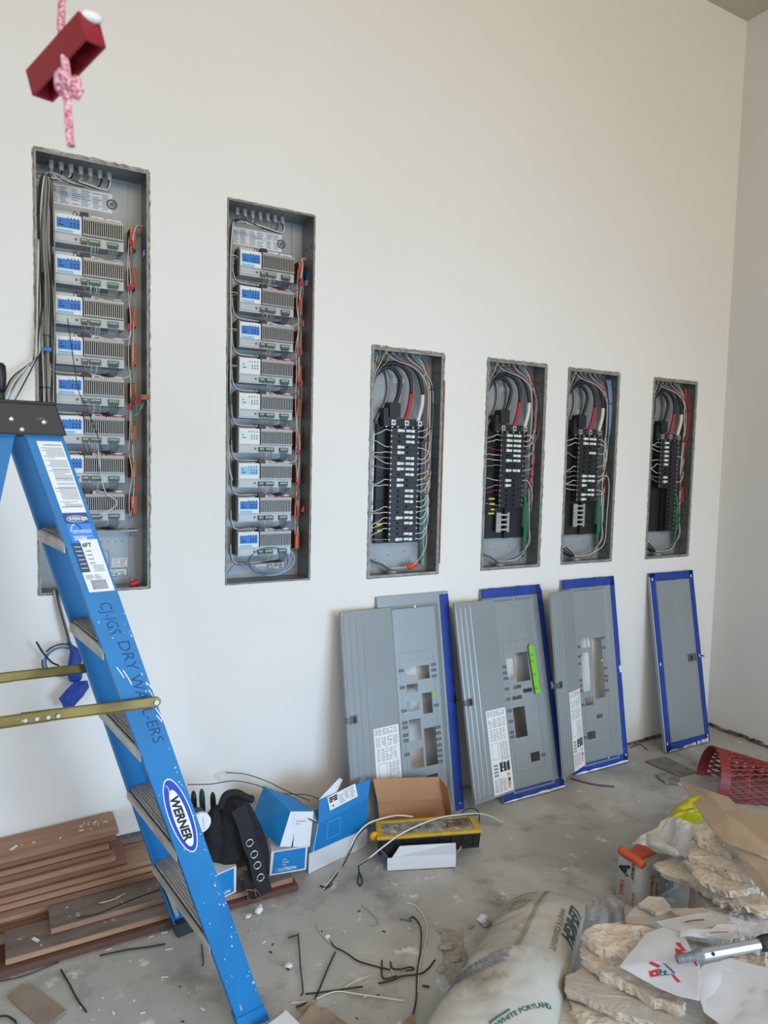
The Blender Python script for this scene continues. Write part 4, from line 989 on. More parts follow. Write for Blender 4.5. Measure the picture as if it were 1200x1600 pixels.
def puff(outl, depth, nrm, wr=.004, seed=0, K=5, nf=20, seg=.015, flat=0.0, back=True):
    """a soft body: closed 3-D outline, swelling by depth along nrm (and a little behind)"""
    P = []; n = len(outl); outl = spl([V(p) for p in outl] + [V(outl[0])], 4)[:-1]
    for i in range(len(outl)):
        a, b = outl[i], outl[(i + 1) % len(outl)]; k = max(1, int((b - a).length / seg))
        for j in range(k): P.append(a.lerp(b, j / k))
    c = sum(P, V()) / len(P); N = len(P); nrm = V(nrm).normalized(); off = V((seed * 1.7, seed * 3.1, seed * .7)); vv = []; rings = []
    for sgn, dd in ((1, depth), (-1, depth * (.5 if back else .05))):
        for k in range(0 if sgn > 0 else 1, K):
            t = k / K; h = math.sqrt(max(0, 1 - (1 - t) ** 2)) if flat == 0 else min(1, t * 3) ** .6
            rings.append((sgn, [p.lerp(c, t) + nrm * sgn * (dd * h + (wr * (noise.noise(p.lerp(c, t) * nf + off) * 2 + noise.noise(p.lerp(c, t) * nf * 2.6 + off)) if k else 0)) for p in P]))
    pos = [r for s_, r in rings if s_ > 0]; neg = [r for s_, r in rings if s_ < 0]
    order = neg[::-1] + pos; R_ = len(order)
    vv = [q for r in order for q in r] + [c + nrm * depth, c - nrm * depth * (.5 if back else .05)]
    ff = [(i * N + j, i * N + (j + 1) % N, (i + 1) * N + (j + 1) % N, (i + 1) * N + j) for i in range(R_ - 1) for j in range(N)]
    for j in range(N): ff.append(((R_ - 1) * N + j, (R_ - 1) * N + (j + 1) % N, R_ * N)); ff.append(((j + 1) % N, j, R_ * N + 1))
    return MB().add(vv, ff)
yT = -.05
single('tape_wad', puff([atY(108, 1000, yT), atY(116, 1010, yT), atY(126, 1018, yT), atY(128, 1040, yT), atY(127, 1062, yT), atY(108, 1064, yT), atY(106, 1040, yT), atY(109, 1020, yT)], .022, (0, -1, 0), .004, 3), M_tape, 'wad of blue tape wrapped round the cables under the leftmost panel', 'tape', None, False)
m = slab([atY(92, 1092, yT - .01), atY(118, 1064, yT - .02), atY(136, 1064, yT - .01), atY(139, 1074, yT - .01), atY(128, 1088, yT - .02), atY(112, 1108, yT - .02), atY(101, 1107, yT - .01)], .004, .002, .003, seed=4)
single('tape_strip', m, M_tape, 'folded strip of blue tape hanging loose under the cable coil', 'tape')

# ------------------------------------------------------------------ hardwood boards
WD = [mat('hardwood_%d' % i, a, .62, rgb2=b, scale=2.2, detail=9, stretch=(1, 14, 22), contrast=(.3, .7), bump=.15, bscale=30) for i, (a, b) in enumerate((((172, 134, 110), (142, 102, 80)), ((148, 108, 84), (116, 80, 62)), ((178, 140, 110), (150, 112, 86)), ((108, 74, 62), (86, 58, 48))))]
WG = mat('weathered_board', (132, 118, 108), .8, rgb2=(98, 86, 80), scale=5, detail=9, stretch=(1, 3, 8), bump=.3)
specks(WG, (168, 160, 150), 22, .62, .68, 3); specks(WD[0], (190, 178, 164), 38, .68, .71, 3)
def board(xl, xr, yf, w, zt, th, m, label, group='hardwood boards in the pile', tilt=0.0, dz=0.0, top=None, yaw=0.0):
    mb = MB(); yb = yf + w; e = .0012
    prof = [(yf + e, zt - th), (yb - e, zt - th), (yb, zt - th + e), (yb, zt - e), (yb - e, zt), (yf + e, zt), (yf, zt - e), (yf, zt - th + e)]
    def P_(x, y, z): return V((x, y + (x - xr) * yaw, z + (y - yf) * tilt + (x - .385) * dz))
    mb.prism([P_(xl, y, z) for y, z in prof], P_(xr, 0, 0) - P_(xl, 0, 0))
    if top is not None: mb.m[-3] = 1; mb.m[2 + 4] = 1
    return single('hardwood_board', mb, [m] + ([top] if top else []), label, 'board', group)
H = .0212
LB = 'reddish brown hardwood board, %s'
board(-.45, .385, -.158, .142, H * 12 + .001, .0185, WD[0], LB % 'dusty, topmost of the pile against the wall', dz=.036, top=None)
rows = [(.378, -.152, 11, 1, 'second from the top of the pile'), (.352, -.166, 10, 0, 'third from the top of the pile'), (.362, -.168, 9, 1, 'fourth from the top of the pile'),
        (.372, -.182, 8, 2, 'fifth from the top of the pile, pale edge'), (.41, -.178, 7, 1, 'sixth from the top of the pile'), (.60, -.190, 6, 0, 'seventh down in the pile, reaching behind the ladder'),
        (.62, -.200, 5, 2, 'eighth down in the pile, reaching behind the ladder'), (.57, -.206, 4, 1, 'ninth down in the pile, dark and behind the ladder'), (.58, -.200, 3, 2, 'low in the pile, pale edge behind the grey board')]
for xr, yf, k, mi, tx in rows: board(-.45, xr, yf, .142, H * k, .0185, WD[mi], LB % tx, dz=.003 * k)
board(-.45, .50, -.045, .042, H * 6.95, .0198, WG, 'narrow weathered board lying behind the pile against the wall')
for xl, xr, yf, k, mt, tp, tx in ((-.75, .93, -.19, 2, WD[1], None, 'reddish brown board second up from the floor, next to the wall'), (-.75, .9, -.19, 1, WD[0], None, 'brown board on the floor next to the wall')):
    board(xl, xr, yf, .142, H * k, .0198, mt, tx)
board(.15, .62, -.337, .136, H * 3, .0198, WD[0], 'short grey dusty board lying in front of the pile, topmost there', top=WG)
board(.018, .962, -.397, .15, H * 2, .0198, WD[2], 'grey topped board just above the front floor board', top=WG)
board(-.75, .976, -.420, .14, H * 1, .0198, WD[3], 'dark frontmost hardwood board lying on the floor', top=WD[3])
board(-.75, .0, -.392, .14, H * 2, .0198, WD[3], 'dark board end at the left, level with the grey topped board')
# dust chips on the boards
rnd = random.Random(8); 
for k in range(26):
    if k < 16: x, y = rnd.uniform(.26, .36), rnd.uniform(-.12, -.05); z = H * 12 + .001 + (x - .385) * .036
    elif k < 20: x, y = rnd.uniform(.05, .2), rnd.uniform(-.14, -.04); z = H * 12 + .001 + (x - .385) * .036
    elif k < 24: x, y = rnd.uniform(.2, .6), rnd.uniform(-.32, -.22); z = H * 3
    else: x, y = rnd.uniform(.04, .12), rnd.uniform(-.38, -.3); z = H * 2
    s_ = rnd.uniform(.0015, .004) if k not in (16, 24) else .009
    a = rnd.uniform(0, 3); mb = MB(); mb.box((-s_ * 1.6, -s_ * .6, 0), (s_ * 1.6, s_ * .6, .0015)); mb.xf(Matrix.Translation((x, y, z)) @ Matrix.Rotation(a, 4, 'Z'))
    single('plaster_chip', mb, M_tapew, 'tiny white plaster chip on the hardwood boards', 'debris', 'plaster chips on the boards')
cable([atZ(155, 1411, H * 3 + .001), atZ(178, 1405, H * 3 + .001), atZ(196, 1395, H * 3 + .001)], .0014, M_ww, 'thin white wire offcut lying on the grey dusty board', None, 'wire', 5, 8, 'wire_offcut')
cable([atZ(120, 1434, H * 3 + .002), atZ(155, 1427, H * 3 + .002), atZ(205, 1406, H * 3 + .002), atZ(250, 1390, H * 3 + .002)], .0018, M_bw, 'long thin black wire lying along the grey dusty board', None, 'wire', 5, 8, 'wire_offcut')

# ------------------------------------------------------------------ blue and white cartons
M_cb = mat('carton_blue', (18, 124, 190), .5, rgb2=(22, 118, 182), scale=4); M_cw = mat('carton_white', (218, 220, 224), .55); M_kr = mat('kraft_inside', (176, 132, 96), .8, rgb2=(164, 120, 86), scale=4)
M_lt = mat('pale_print', (150, 200, 230), .6)
def face(m, a, b, c, d, k): m.quad(a, b, c, d, m=k)
def frame4(a, b, d):   # origin a, along b, up d
    return V(a), (V(b) - V(a)).normalized(), (V(d) - V(a)).normalized()
def dotted(m, o, dx, dy, u0, u1, v0, v1, k, off=.0006, sk=0.0):
    nn = dx.cross(dy).normalized() * off
    def pt(u, v): return o + dx * u + dy * v + nn
    n = 9
    for q in range(n):
        for (a, b, c_, d) in ((u0, v0, u1, v0), (u1, v0, u1, v1), (u1, v1, u0, v1), (u0, v1, u0, v0)):
            p0 = pt(a + (c_ - a) * q / n, b + (d - b) * q / n); p1 = pt(a + (c_ - a) * (q + .55) / n, b + (d - b) * (q + .55) / n)
            m.tube([p0, p1], .0009, 4, k)
# lower small carton on the boards
t = thing('product_carton', 'small upright carton with a blue panelled front, on the boards beside the tool bag', 'box', (.935, -.34, H * 2), 0, 'blue and white product cartons')
def wl(root, mb): return mb
a = atY(421, 1363, -.35); b = atY(478, 1363, -.375); zb = H * 2
a.z = zb + .0005; b.z = zb + .0005
u = V((0, 0, .092)); dd = V((.035, .12, 0)); ul = V((.006, .0, 0))
m = MB(); m.hexa([a, b, b + dd, a + dd, a + u + ul, b + u + ul, b + dd + u + ul, a + dd + u + ul], 0); obj('carton_body', m, M_cw, t, world=True)
o, dx, dy = frame4(a, b, a + u + ul); wdt = (b - a).length; nn = dx.cross(dy) * .0008
m = MB(); m.quad(o + dx * .008 + dy * .006 + nn, o + dx * (wdt - .006) + dy * .006 + nn, o + dx * (wdt - .008) + dy * .088 + nn, o + dx * .012 + dy * .088 + nn, m=0)
textmb('LUTRON', .0165, o + dx * .034 + dy * .012 + nn, dx, dy, .0005, m, 1, 1.0, .03); m.tube([o + dx * (.026 + .005 * math.cos(q)) + dy * (.018 + .006 * math.sin(q)) + nn * 1.5 for q in (0, .8, 1.6, 2.4, 3.2, 4, 4.8, 5.6, 6.28)], .0007, 4, 1)
for q in range(3): textmb(('save', 'energy', 'with')[q], .0095, o + dx * .045 + dy * (.052 - q * .0105) + nn, dx, dy, .0005, m, 1)
obj('blue_panel', m, [M_cb, M_cw], t, world=True)
# tilted long carton resting on it
t = thing('product_carton', 'long blue carton tipped over onto the small one, its white end facing forward', 'box', (.93, -.25, H * 2), 0, 'blue and white product cartons')
yy = -.33
A0 = atY(437, 1323, -.36); A1 = atY(454, 1268, -.345); A2 = atY(490, 1268, -.355); A3 = atY(484, 1323, -.37)
B0 = atY(392, 1285, -.22); B1 = atY(412, 1228, -.18); B2 = atY(462, 1246, -.15); B3 = B0 + (A3 - A0) * .95
m = MB()
vv = [A0, A1, A2, A3, B0, B1, B2, B3]
m.add(vv, [(4, 0, 1, 5)], 0); m.add(vv, [(5, 1, 2, 6)], 0); m.add(vv, [(0, 3, 2, 1)], 1); m.add(vv, [(4, 5, 6, 7), (7, 3, 0, 4), (6, 2, 3, 7)], 1)
obj('carton_body', m, [M_cb, M_cw], t, world=True)
m = MB(); o, dx, dy = frame4(B0, A0, B1); n_ = dx.cross(dy).normalized(); dy = n_.cross(dx)
dotted(m, o, dx, dy, .045, .105, .04, .10, 0, .001); obj('printed_square', m, M_lt, t, world=True)
o, dx, dy = frame4(A0, A3, A1); n_ = dx.cross(dy).normalized(); dy = n_.cross(dx); m = MB(); wd = (A3 - A0).length
cx = wd * .5 + .012; P_ = [o + dx * (cx - .034) + dy * .118] + [o + dx * (cx - .034 * math.cos(q * math.pi / 10)) + dy * (.078 - .024 * math.sin(q * math.pi / 10)) for q in range(11)] + [o + dx * (cx + .034) + dy * .118]
m.prism([p + n_ * .0012 for p in P_], n_ * .0012, 0)
textmb('PKG 480276', .0075, o + dx * (cx - .024) + dy * .091 + n_ * .0026, dx, dy, .0004, m, 1, 1, .02); textmb('REV A', .0075, o + dx * (cx - .024) + dy * .081 + n_ * .0026, dx, dy, .0004, m, 1, 1, .02)
obj('tuck_tab', m, [M_cw, M_ink], t, world=True)
m = MB(); m.prism([o + dx * .046 + dy * .0 + n_ * .001, o + dx * .052 + dy * .0 + n_ * .001, o + dx * .049 + dy * .05 + n_ * .001], n_ * .0006); obj('flap_gap', m, M_blk, t, world=True)
# big carton at the right, lid flap up
t = thing('product_carton', 'largest blue and white carton, its labelled flap raised, left of the kraft box', 'box', (1.2, -.3, 0), 0, 'blue and white product cartons')
F0 = atZ(482, 1366, 0.0); F1 = atZ(573, 1322, 0.0); F0.z = F1.z = .001
G0 = atY(483, 1334, F0.y - .004); G1 = atY(574, 1294, F1.y - .004)
Hh0 = atY(497, 1288, F0.y + .0); Hh1 = atY(575, 1247, F1.y + .0)
T0 = atY(499, 1250, F0.y + .03); T1 = atY(579, 1217, F1.y + .03)
dpt = V((.03, .13, 0)); d1_ = V((.004, .04, 0)); K0 = F0 + dpt; K1 = F1 + d1_; J0 = Hh0 + dpt * .9; J1 = Hh1 + d1_ * .9
m = MB(); th = V((.0, .002, 0))
m.prism([F0, F1, G1, G0], th, 1); m.prism([G0, G1, Hh1, Hh0], th, 0); m.prism([F0, K0, J0, Hh0], V((.002, 0, 0)), 1); m.prism([F1, K1, J1, Hh1], V((-.002, 0, 0)), 1); m.prism([K0, K1, J1, J0], -th, 1); m.prism([F0, F1, K1, K0], V((0, 0, .001)), 1)
obj('carton_body', m, [M_cb, M_cw], t, world=True)
m = MB(); m.prism([Hh0, Hh1, T1, T0], th, 0); fo = obj('lid_flap', m, M_cb, t, world=True)
o, dx, dy = frame4(Hh0, Hh1, T0); n_ = dx.cross(dy).normalized(); dy = n_.cross(dx); L9 = (Hh1 - Hh0).length; m = MB()
q0 = o + dx * .068 + dy * .026 + n_ * .001; m.quad(q0, q0 + dx * .15, q0 + dx * .15 + dy * .052, q0 + dy * .052, m=0)
lines(m, q0 + dx * .006 + dy * .026, dx, dy, .045, .022, 3, 1, rnd, .8, .0006, 2); lines(m, q0 + dx * .055 + dy * .006, dx, dy, .09, .042, 6, 2, rnd, .4, .0006, 3); m.disc(q0 + dx * .02 + dy * .012 + n_ * .0006, n_, .004, 8, .0004, 1)
obj('shipping_label', m, [M_paper, M_inkd, M_ink], fo, world=True)
m = MB(); o, dx, dy = frame4(G0, G1, Hh0); n_ = dx.cross(dy).normalized(); dy = n_.cross(dx); dotted(m, o, dx, dy, .085, .15, .03, .10, 0, .001); obj('printed_square', m, M_lt, t, world=True)
m = MB(); m.prism([Hh0 + dpt * .1, Hh0 + dpt * .85, Hh0 + dpt * .8 + V((-.035, 0, .03)), Hh0 + dpt * .2 + V((-.04, 0, .028))], V((0, 0, .0015))); m.prism([T0 + V((.0, .006, -.002)), T0 + V((.11, .05, .045)), T0 + V((.13, .06, .03)), T0 + V((.07, .02, -.02))], V((0, .002, 0))); obj('side_flap', m, M_cw, t, world=True)
# carton piece under the tool bag
t = thing('product_carton', 'blue carton partly hidden behind the ladder leg, on the boards under the tool bag', 'box', (.8, -.35, H * 2), 0, 'blue and white product cartons')
a = atY(322, 1396, -.42); b = atY(369, 1381, -.39); a.z = b.z = H * 2 + .001; a = b + (a - b).normalized() * .15
u = V((0, 0, .098)); dd = V((.02, .10, 0)); m = MB(); m.hexa([a, b, b + dd, a + dd, a + u, b + u, b + dd + u, a + dd + u], 0); obj('carton_body', m, M_cw, t, world=True)
o, dx, dy = frame4(a, b, a + u); n_ = dx.cross(dy).normalized(); m = MB(); L9 = (b - a).length
m.quad(o + dx * .005 + dy * .006 + n_ * .001, o + dx * (L9 - .010) + dy * .006 + n_ * .001, o + dx * (L9 - .01) + dy * .094 + n_ * .001, o + dx * .005 + dy * .094 + n_ * .001, m=0)
textmb('LUTRON', .016, o + dx * (L9 - .088) + dy * .012 + n_ * .001, dx, dy, .0005, m, 1, 1.0, .03); obj('blue_panel', m, [M_cb, M_cw], t, world=True)

# ------------------------------------------------------------------ tool bag
M_fab = mat('black_canvas', (20, 20, 23), .9, rgb2=(30, 30, 34), scale=60, bump=.3); M_web = mat('black_webbing', (26, 26, 29), .8, bump=.3, bscale=200)
t = thing('tool_bag', 'black canvas tool pouch slumped on the boards with an eyelet belt hanging down its front', 'bag', (.80, -.30, H * 2))
yb = -.32
body = puff([atY(x, y, yb) for x, y in ((328, 1345), (330, 1300), (338, 1262), (352, 1243), (372, 1238), (388, 1252), (402, 1278), (414, 1305), (420, 1335), (416, 1372), (398, 1388), (386, 1350), (365, 1338), (350, 1352))], .07, (0, -1, 0), .006, 5, nf=14)
body.v = [V((q.x, q.y, max(q.z, H * 2 + .001))) for q in body.v]
obj('pouch', body, M_fab, t, True, world=True)
obj('pouch_side', puff([atY(x, y, yb - .02) for x, y in ((322, 1340), (318, 1300), (326, 1268), (342, 1258), (348, 1290), (345, 1330), (338, 1348))], .035, (0, -1, 0), .005, 6), M_fab, t, True, world=True)
m = MB(); m.tube(spl([atY(344, 1262, -.38), atY(352, 1243, -.385), atY(368, 1238, -.38), atY(382, 1244, -.37), atY(394, 1250, -.36)], 6), .012, 8, 0, True); m.ball(atY(392, 1248, -.36), .014, 0, 8, 6); obj('rolled_rim', m, M_web, t, True, world=True)
def strap(pts, w, th, side):
    s_ = spl(pts, 6); m = MB(); vv = []
    for i, p in enumerate(s_):
        tg = (s_[min(i + 1, len(s_) - 1)] - s_[max(i - 1, 0)]).normalized(); sd = V(side); sd = (sd - tg * sd.dot(tg)).normalized() * w / 2; nn = tg.cross(sd).normalized() * th / 2
        vv += [p - sd - nn, p + sd - nn, p + sd + nn, p - sd + nn]
    n = len(s_); ff = [(i * 4 + k, i * 4 + (k + 1) % 4, (i + 1) * 4 + (k + 1) % 4, (i + 1) * 4 + k) for i in range(n - 1) for k in range(4)] + [(0, 1, 2, 3), tuple(range(4 * n - 4, 4 * n))]
    return m.add(vv, ff), s_
bp = [atY(372, 1262, -.40), atY(383, 1290, -.415), atY(390, 1317, -.425), atY(398, 1335, -.43), atY(402, 1352, -.435), atY(407, 1372, -.44), atY(415, 1395, -.445)]
bm_, s_ = strap(bp, .052, .004, (1, 0, .12)); belt = obj('belt', bm_, M_web, t, world=True)
for (x, y, yy) in ((390, 1317, -.425), (397, 1335, -.43), (402, 1352, -.435), (407, 1371, -.44)):
    c = atY(x, y, yy - .004); m = MB(); m.tube([c + V((.0128 * math.cos(q * math.pi / 8), -.0, .0128 * math.sin(q * math.pi / 8))) for q in range(17)], .0026, 6); obj('eyelet', m, M_scr, belt, True, world=True)
bk = [atY(385, 1390, -.455), atY(388, 1406, -.46), atY(410, 1405, -.46), atY(402, 1392, -.455)]
m = MB(); m.tube(bk + [bk[0]], .0024, 6); m.tube([atY(398, 1388, -.455), atY(400, 1400, -.462)], .0022, 6); obj('buckle', m, M_cu, t, world=True)
obj('webbing_loop', strap([atY(386, 1360, -.40), atY(388, 1380, -.42), atY(394, 1396, -.44), atY(402, 1400, -.44)], .03, .004, (1, 0, 0))[0], M_web, t, world=True)
for lbl, x, y0, y1, mt, yv in (('dark green handled tool standing upright in the tool pouch', 315, 1233, 1290, mat('deep_green_handle', (14, 70, 58), .5), -.25), ('green and black handled tool leaning upright beside the pouch', 332, 1238, 1290, mat('bottle_green_handle', (22, 52, 48), .5), -.24), ('black handled tool nearest the ladder behind the pouch', 302, 1236, 1290, M_blk, -.23)):
    p0, p1 = atY(x + 3, y1, yv), atY(x, y0, yv); tt = thing('screwdriver', lbl, 'tool', p0, 0)
    m = MB(); m.tube([p0.lerp(p1, q) for q in (.25, .4, .75, .92, 1)], 0, 8, 0, True, [.007, .010, .011, .009, .004]); obj('handle', m, mt, tt, True, world=True)
    m = MB(); m.tube([p0, p0.lerp(p1, .3)], .004, 8); obj('shaft', m, M_scr if 'green and' in lbl else M_blk, tt, True, world=True)
m = MB(); c = atY(313, 1285, -.37); m.disc(c, (0, -1, .0), .036, 28, .012, 0); 
tt = thing('white_disc', 'round white spool end showing behind the ladder rail, left of the tool pouch', 'spool', c - V((0, 0, .036)))
obj('spool_face', m, M_paper, tt, world=True)
m = textmb('WHITE #1-R', .008, c + V((.004, -.0065, .018)), (.12, 0, -1), (1, 0, .12), .0004); obj('printed_text', m, M_ink, tt, world=True)
m = MB(); m.disc(c + V((0, .03, 0)), (0, 1, 0), .03, 20, .05); obj('spool_core', m, M_blk, tt, world=True)
# thin black wires arching behind
cable([atY(293, 1226, -.12), atY(330, 1225, -.1), atY(365, 1220, -.08), atY(395, 1225, -.1), atY(440, 1239, -.14), atY(480, 1242, -.22), atY(502, 1250, -.3)], .0018, M_bw, 'thin black wire arching low over the cartons to the left')
cable([atY(353, 1207, -.02), atY(342, 1211, -.02), atY(346, 1219, -.03), atY(362, 1221, -.06)], .0014, M_ww, 'short white wire curl on the wall above the tool pouch')
cable([atY(353, 1207, -.02), atY(385, 1210, -.05), atY(420, 1222, -.1), atY(450, 1237, -.16), atY(484, 1251, -.25)], .0018, M_bw, 'thin black wire arching higher over the tipped carton')
cable([atY(482, 1279, -.36), atY(496, 1286, -.375)], .002, M_bw, 'short black wire end poking from the carton')

# ------------------------------------------------------------------ white/kraft box with parts organizer
t = thing('kraft_box', 'open low box, brown inside and white outside, standing on the concrete under the organizer', 'box', (1.45, -.45, 0))
B0 = atZ(605, 1361, .001); B1 = atZ(712, 1355, .001); back = V((.09, .19, 0)) ; bl = B0 + back; br = B1 + back; u = V((0, 0, .052)); th = .002
m = MB(); nf_ = (B1 - B0).cross(V((0, 0, 1))).normalized() * th
m.prism([B0, B1, B1 + u, B0 + u], -nf_, 0); m.prism([B0, bl, bl + u, B0 + u], V((.002, 0, 0)), 2); m.prism([B1, br, br + u, B1 + u], V((-.002, 0, 0)), 0); m.prism([bl, br, br + u, bl + u], nf_, 1); m.prism([B0, B1, br, bl], V((0, 0, .002)), 1)
obj('box_body', m, [M_cw, M_kr, M_cb], t, world=True)
l0, l1 = atY(664 - 76, 1300, bl.y), atY(768 - 76 + 8, 1296, br.y)
T0, T1 = atY(583, 1217, bl.y + .03), atY(686, 1214, bl.y + .03); mid0, mid1 = atY(590, 1252, bl.y + .015), atY(692, 1248, bl.y + .015); b0, b1 = bl + u, br + u
b0 = atY(594, 1290, bl.y); b1 = atY(700, 1288, bl.y)
m = MB(); d_ = V((0, .003, 0)); m.prism([mid0, mid1, T1, T0], d_, 0); m.prism([b0, b1, mid1, mid0], d_, 1)
s0, s1 = atY(700, 1232, bl.y - .03), atY(708, 1290, bl.y - .04); m.prism([mid1, s1, s0, T1], V((.003, 0, 0)), 2); m.prism([b1, s1, mid1], V((.003, 0, 0)), 2)
m.prism([bl + u, br + u, b1, b0], d_, 1)
obj('raised_lid', m, [M_kr, mat('kraft_inside_dark', (160, 116, 80), .8), mat('kraft_inside_mid', (168, 122, 86), .8)], t, world=True)
f0, f1, f2, f3 = atY(619, 1338, B0.y - .0), atY(714, 1333, B1.y - .0), atY(713, 1317, B1.y + .0), atY(624, 1322, B0.y + .02)
m = MB(); fz = V((0, -.012, 0)); f0, f1 = B0 + u + V((0, -.001, 0)), B1 + u + V((0, -.001, 0)); f2, f3 = atY(712, 1317, f1.y - .02), atY(625, 1322, f0.y - .02); m.prism([f0.lerp(f1, .06), f1, f2, f3], V((0, .0015, 0)), 0); 
m.prism([B1 + u, atY(726, 1310, B1.y + .04), atY(720, 1328, B1.y + .01)], V((.001, .001, 0)), 1)
m.prism([B0 + u, B0 + u + V((-.028, .0, .03)), B0 + u + V((.0, .09, .02)), B0 + u + back * .5], V((0, 0, .0015)), 2)
obj('front_flap', m, [M_cw, M_kr, M_galvd], t, world=True)
# organizer
t = thing('parts_organizer', 'yellow and black parts organizer with clear lid, lying across the open kraft box', 'toolbox', (1.5, -.5, .07))
Z1 = .128; Zb = .054
c = [atZ(589, 1309, Z1), atZ(752, 1297, Z1), atZ(737, 1272, Z1), atZ(587, 1283, Z1)]; dn = V((0, 0, Zb - Z1))
m = MB(); cc = sum(c, V()) / 4; lo = [p.lerp(cc, .03) + dn for p in c]; m.hexa(lo + [p + V((0, 0, -.012)) for p in c], 0)
for q in range(9):
    p = c[0].lerp(c[1], .05 + q * .11) + V((0, -.001, -.02)); m.box((p.x - .004, p.y - .003, Zb + .008), (p.x + .004, p.y + .004, Z1 - .014), 0)
obj('tray', m, M_blk, t, world=True, bevel=.003)
m = MB()
M_yel = mat('yellow_frame', (206, 168, 40), .45, rgb2=(188, 148, 30), scale=20); M_clr = mat('dusty_clear_lid', (150, 152, 146), .35, rgb2=(112, 104, 92), scale=22, contrast=(.4, .6)); specks(M_clr, (196, 196, 190), 34, .58, .64, 2)
w = .09
def ins(f): return [p.lerp(cc, f) for p in c]
i_ = [c[0].lerp(c[2], .09), c[1].lerp(c[3], .09), c[2].lerp(c[0], .09), c[3].lerp(c[1], .09)]
i_ = [c[0].lerp(c[1], .05).lerp(c[3].lerp(c[2], .05), .15), c[0].lerp(c[1], .95).lerp(c[3].lerp(c[2], .95), .15), c[0].lerp(c[1], .95).lerp(c[3].lerp(c[2], .95), .88), c[0].lerp(c[1], .05).lerp(c[3].lerp(c[2], .05), .88)]
for k in range(4): m.prism([c[k], c[(k + 1) % 4], i_[(k + 1) % 4], i_[k]], V((0, 0, -.012)), 0)
obj('lid_frame', m, M_yel, t, world=True, bevel=.0015)
m = MB(); m.prism(i_, V((0, 0, -.008)), 0); m.xf(Matrix.Translation((0, 0, -.003))); obj('clear_lid', m, M_clr, t, world=True)
m = MB(); p = c[0].lerp(c[1], .80).lerp(c[3].lerp(c[2], .8), .5); dx = (c[1] - c[0]).normalized(); dy = (c[3] - c[0]).normalized(); m.tube([p + dx * a + dy * b for a, b in ((-.04, -.02), (.045, -.02), (.045, .03), (-.04, .03), (-.04, -.02))], .002, 4); lines(m, p - dx * .034 - dy * .012, dx, dy, .07, .03, 1, 0, rnd, .6, .0006, 5); obj('moulded_badge', m, M_cu, t, world=True)
for a in (-.012, ):
    p = c[0].lerp(c[3], .3) + V((-.010, 0, -.012)); m = MB(); m.ball(p, .018, 0, 12, 8, (1.1, .8, 1)); obj('latch', m, mat('amber_latch', (222, 158, 24), .25), t, True, world=True)
# stiff wires over the organizer
W1 = [atZ(505, 1390, .002), atZ(522, 1368, .004), atZ(535, 1350, .01), atY(545, 1330, -.55), atY(557, 1305, -.56), atY(575, 1287, -.56), atY(600, 1278, -.55), atY(622, 1274, -.52), atY(645, 1276, -.5)]
cable(W1, .0026, M_ww, 'stiff white wire bent over the left end of the organizer to the floor')
cable([p + V((.003, -.004, -.002)) for p in W1[:6]], .0022, M_bw, 'black wire running beside the stiff white wire at the organizer')
W2 = [atZ(560, 1352, .03), atY(575, 1342, -.62), atY(600, 1322, -.61), atY(625, 1304, -.6), atY(655, 1289, -.58), atY(690, 1277, -.56), atY(720, 1273, -.54), atY(748, 1271, -.5), atY(768, 1276, -.45), atY(787, 1285, -.42)]
cable(W2, .0027, M_ww, 'long stiff white wire crossing the organizer from front left to right')
cable([p + V((0, .002, -.005)) for p in W2[:8]], .0022, M_bw, 'long black wire lying just under the stiff white one on the organizer')
cable([atZ(560, 1352, .03), atZ(561, 1362, .01), atZ(559, 1378, .002), atZ(563, 1384, .002), atZ(566, 1376, .002), atZ(562, 1364, .01)], .0026, M_bw, 'small black wire loop on the floor left of the kraft box')
cable([atY(722, 1270, -.45), atY(728, 1265, -.4), atY(738, 1263, -.4), atY(748, 1269, -.42), atY(749, 1284, -.45)], .0026, M_bw, 'black wire loop rising behind the right end of the organizer')

# ------------------------------------------------------------------ cement bag (front)
M_sack = mat('paper_sack', (184, 179, 167), .75, rgb2=(164, 156, 141), scale=3.2, detail=8, contrast=(.35, .7), bump=.35, bscale=14)
specks(M_sack, (118, 98, 66), 3.0, .58, .70, 6.0)
t = thing('cement_sack', 'large beige paper cement sack lying on the floor at front centre', 'sack', (1.4, -1.2, 0))
E0, E1, E2, E3 = atZ(668, 1608, .05), atZ(868, 1625, .05), atZ(918, 1415, .05), atZ(800, 1412, .05)
# extend the sack beyond the lower edge of view
ld = (E0 - E3); E0 = E3 + ld * 1.25; ld2 = E1 - E2; E1 = E2 + ld2 * 1.2
def sackpt(u, v):    # u across, v along from near end to far end
    base = E0.lerp(E1, u).lerp(E3.lerp(E2, u), v)
    pu = max(0, 1 - abs(2 * u - 1) ** 2.6) ** .5; pv = max(0, 1 - abs(2 * v - 1) ** 4.5) ** .5
    return base, pu * pv
nu, nv = 30, 44; m = MB(); top = []; bot = []
for j in range(nv + 1):
    for i in range(nu + 1):
        u, v = i / nu, j / nv; base, h = sackpt(u, v); wr = noise.noise(base * 9) * .010 + abs(noise.noise(V((u * 3, v * 16, 1)))) * .007 * h + noise.noise(base * 40) * .0025
        b2 = V((base.x, base.y, .045)); top.append(b2 + V((0, 0, .115 * h + wr * (.3 + h)))); bot.append(V((base.x, base.y, .045 - .042 * min(1, h * 1.8))))
n1 = nu + 1; N = len(top); m.add(top + bot, [f for j in range(nv) for i in range(nu) for f in ((j * n1 + i, j * n1 + i + 1, (j + 1) * n1 + i + 1, (j + 1) * n1 + i), (N + j * n1 + i, N + (j + 1) * n1 + i, N + (j + 1) * n1 + i + 1, N + j * n1 + i + 1))])
